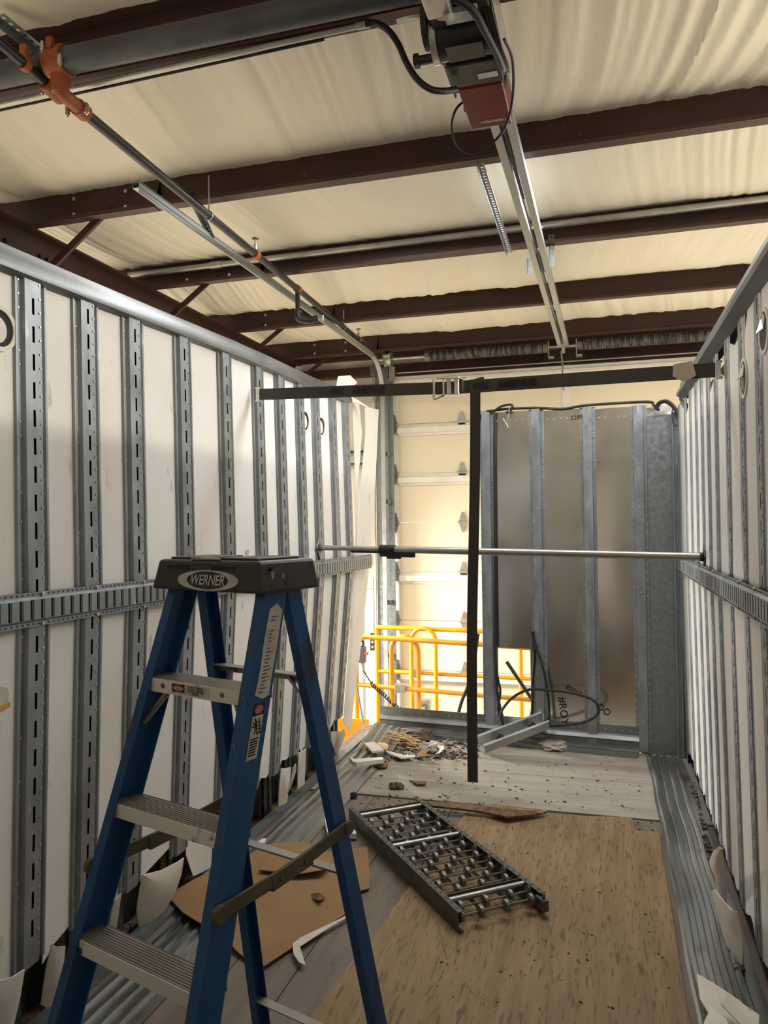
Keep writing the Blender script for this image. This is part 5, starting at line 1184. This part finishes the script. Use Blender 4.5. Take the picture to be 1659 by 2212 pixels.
crumple('dirt_heap', 'heap of dark dirt against the sill of the open end', 'dirt heap', 893, 1598, .16, dirt, 7, .06)
flatpiece('white_wrapper', 'white torn wrapper ring in the far debris', 'wrapper', [(945, 1610), (955, 1607), (960, 1618), (950, 1628), (940, 1630), (950, 1622)], .05, .006, whitegrey, .02)
flatpiece('brown_scrap', 'orange brown torn scrap in front of the far debris', 'scrap', [(900, 1630), (915, 1621), (928, 1622), (920, 1630), (930, 1634), (905, 1637)], .03, .01, cardboard, .02)
flatpiece('dark_stick', 'dark flat splinter lying on the floor behind the conveyor', 'stick', [(884, 1688), (905, 1690), (921, 1690), (919, 1696), (900, 1696)], .01, .01, wood_dark)
mb = MB()
for i in range(34):
    px = lerp(838, 905, hashn(i, 21)); py = 1580+(px-838)*.42+26*(hashn(i, 22)-.5); c = onz(px, py, .05+.05*hashn(i, 23)); a = hashn(i, 24)*1.2-.9; L_ = .03+.09*hashn(i, 25); dv = V((math.cos(a), math.sin(a), .3*(hashn(i, 26)-.5)))
    mb.bar(c-dv*L_, c+dv*L_, .010, .006, (0, 0, 1), .003, .003)
tag(mb.build('wood_splinters', wood_raw), 'pale fresh wood splinters scattered in the far corner', 'splinters', kind='stuff')
def crumbs(name, label, n, fn, mt, seed, smin, smax):
    mb = MB()
    for i in range(n):
        px, py, z = fn(hashn(i, seed), hashn(i, seed+1)); c = onz(px, py, z); a = hashn(i, seed+2)*PI; s = lerp(smin, smax, hashn(i, seed+3)**2)
        R_ = Matrix.Rotation(a, 3, 'Z') @ Matrix.Rotation((hashn(i, seed+5)-.5)*.8, 3, 'X'); mb.box(c+V((0, 0, s*.2)), (s*2.0, s*.8, s*.5), R_)
    return tag(mb.build(name, mt), label, 'debris', kind='stuff')
crumbs('dark_debris', 'dark dirt crumbs and chips strewn before the open end', 420, lambda a, b2: (lerp(835, 1035, a), 1585+lerp(0, 60, b2)*(1-.3*a)+10*a, .004), dirt, 31, .004, .022)
crumbs('pale_debris', 'pale chips mixed into the dirt before the open end', 130, lambda a, b2: (lerp(835, 1020, a), 1582+lerp(0, 62, b2)+8*a, .008), whitegrey, 41, .003, .014)
crumbs('floor_crumbs', 'dark crumbs scattered over the trailer floor', 170, lambda a, b2: (lerp(780, 1390, a), lerp(1645, 1750, b2), .003), dirt, 51, .003, .012)
crumbs('floor_crumbs', 'dark crumbs scattered over the plywood', 120, lambda a, b2: (lerp(900, 1430, a)+60*(b2-.5), lerp(1800, 2180, b2), .018), dirt, 61, .002, .007)
crumbs('wall_foot_dirt', 'brown dirt collected along the right wall foot', 200, lambda a, b2: (lerp(1495, 1600, a)+6*(b2-.5), lerp(1690, 2110, a), .01), dirt, 71, .004, .02)
crumbs('wall_foot_dirt', 'brown dirt collected along the slotted wall foot', 150, lambda a, b2: (lerp(240, 330, a), lerp(2030, 1960, a)+16*(b2-.5), .02), dirt, 81, .004, .02)
# ================================================================== STICKERS ON THE SLOTTED WALL
def sticker(label, px, mt, name='wall_sticker'):
    P = [onx(x, y, -1.93) for x, y in px]; P = [V((WL(p.y, p.z)+.0045, p.y, p.z)) for p in P]; mb = MB(); mb.slab(P, (.0015, 0, 0)); return tag(mb.build(name, mt), label, 'sticker')
s1 = sticker('torn paper sticker on the white lining at the wall foot side of the first stud', [(-20, 1490), (-5, 1482), (16, 1486), (20, 1500), (18, 1520), (-20, 1532)], paper)
P = [onx(x, y, -1.93) for x, y in ((-10, 1530), (22, 1516), (24, 1526), (-8, 1542))]; mb = MB(); mb.slab([V((WL(p.y, p.z)+.006, p.y, p.z)) for p in P], (.001, 0, 0)); mb.build('yellow_edge', yellow, s1)
sticker('white paper strip stuck beside a stud above the ladder cap', [(499, 1097), (504, 1097), (504, 1133), (498, 1133)], whitegrey)
sticker('small torn tape remnant on the lining just above the ladder cap', [(529, 1190), (535, 1187), (538, 1191), (536, 1200), (535, 1206), (530, 1206), (531, 1197)], tape)
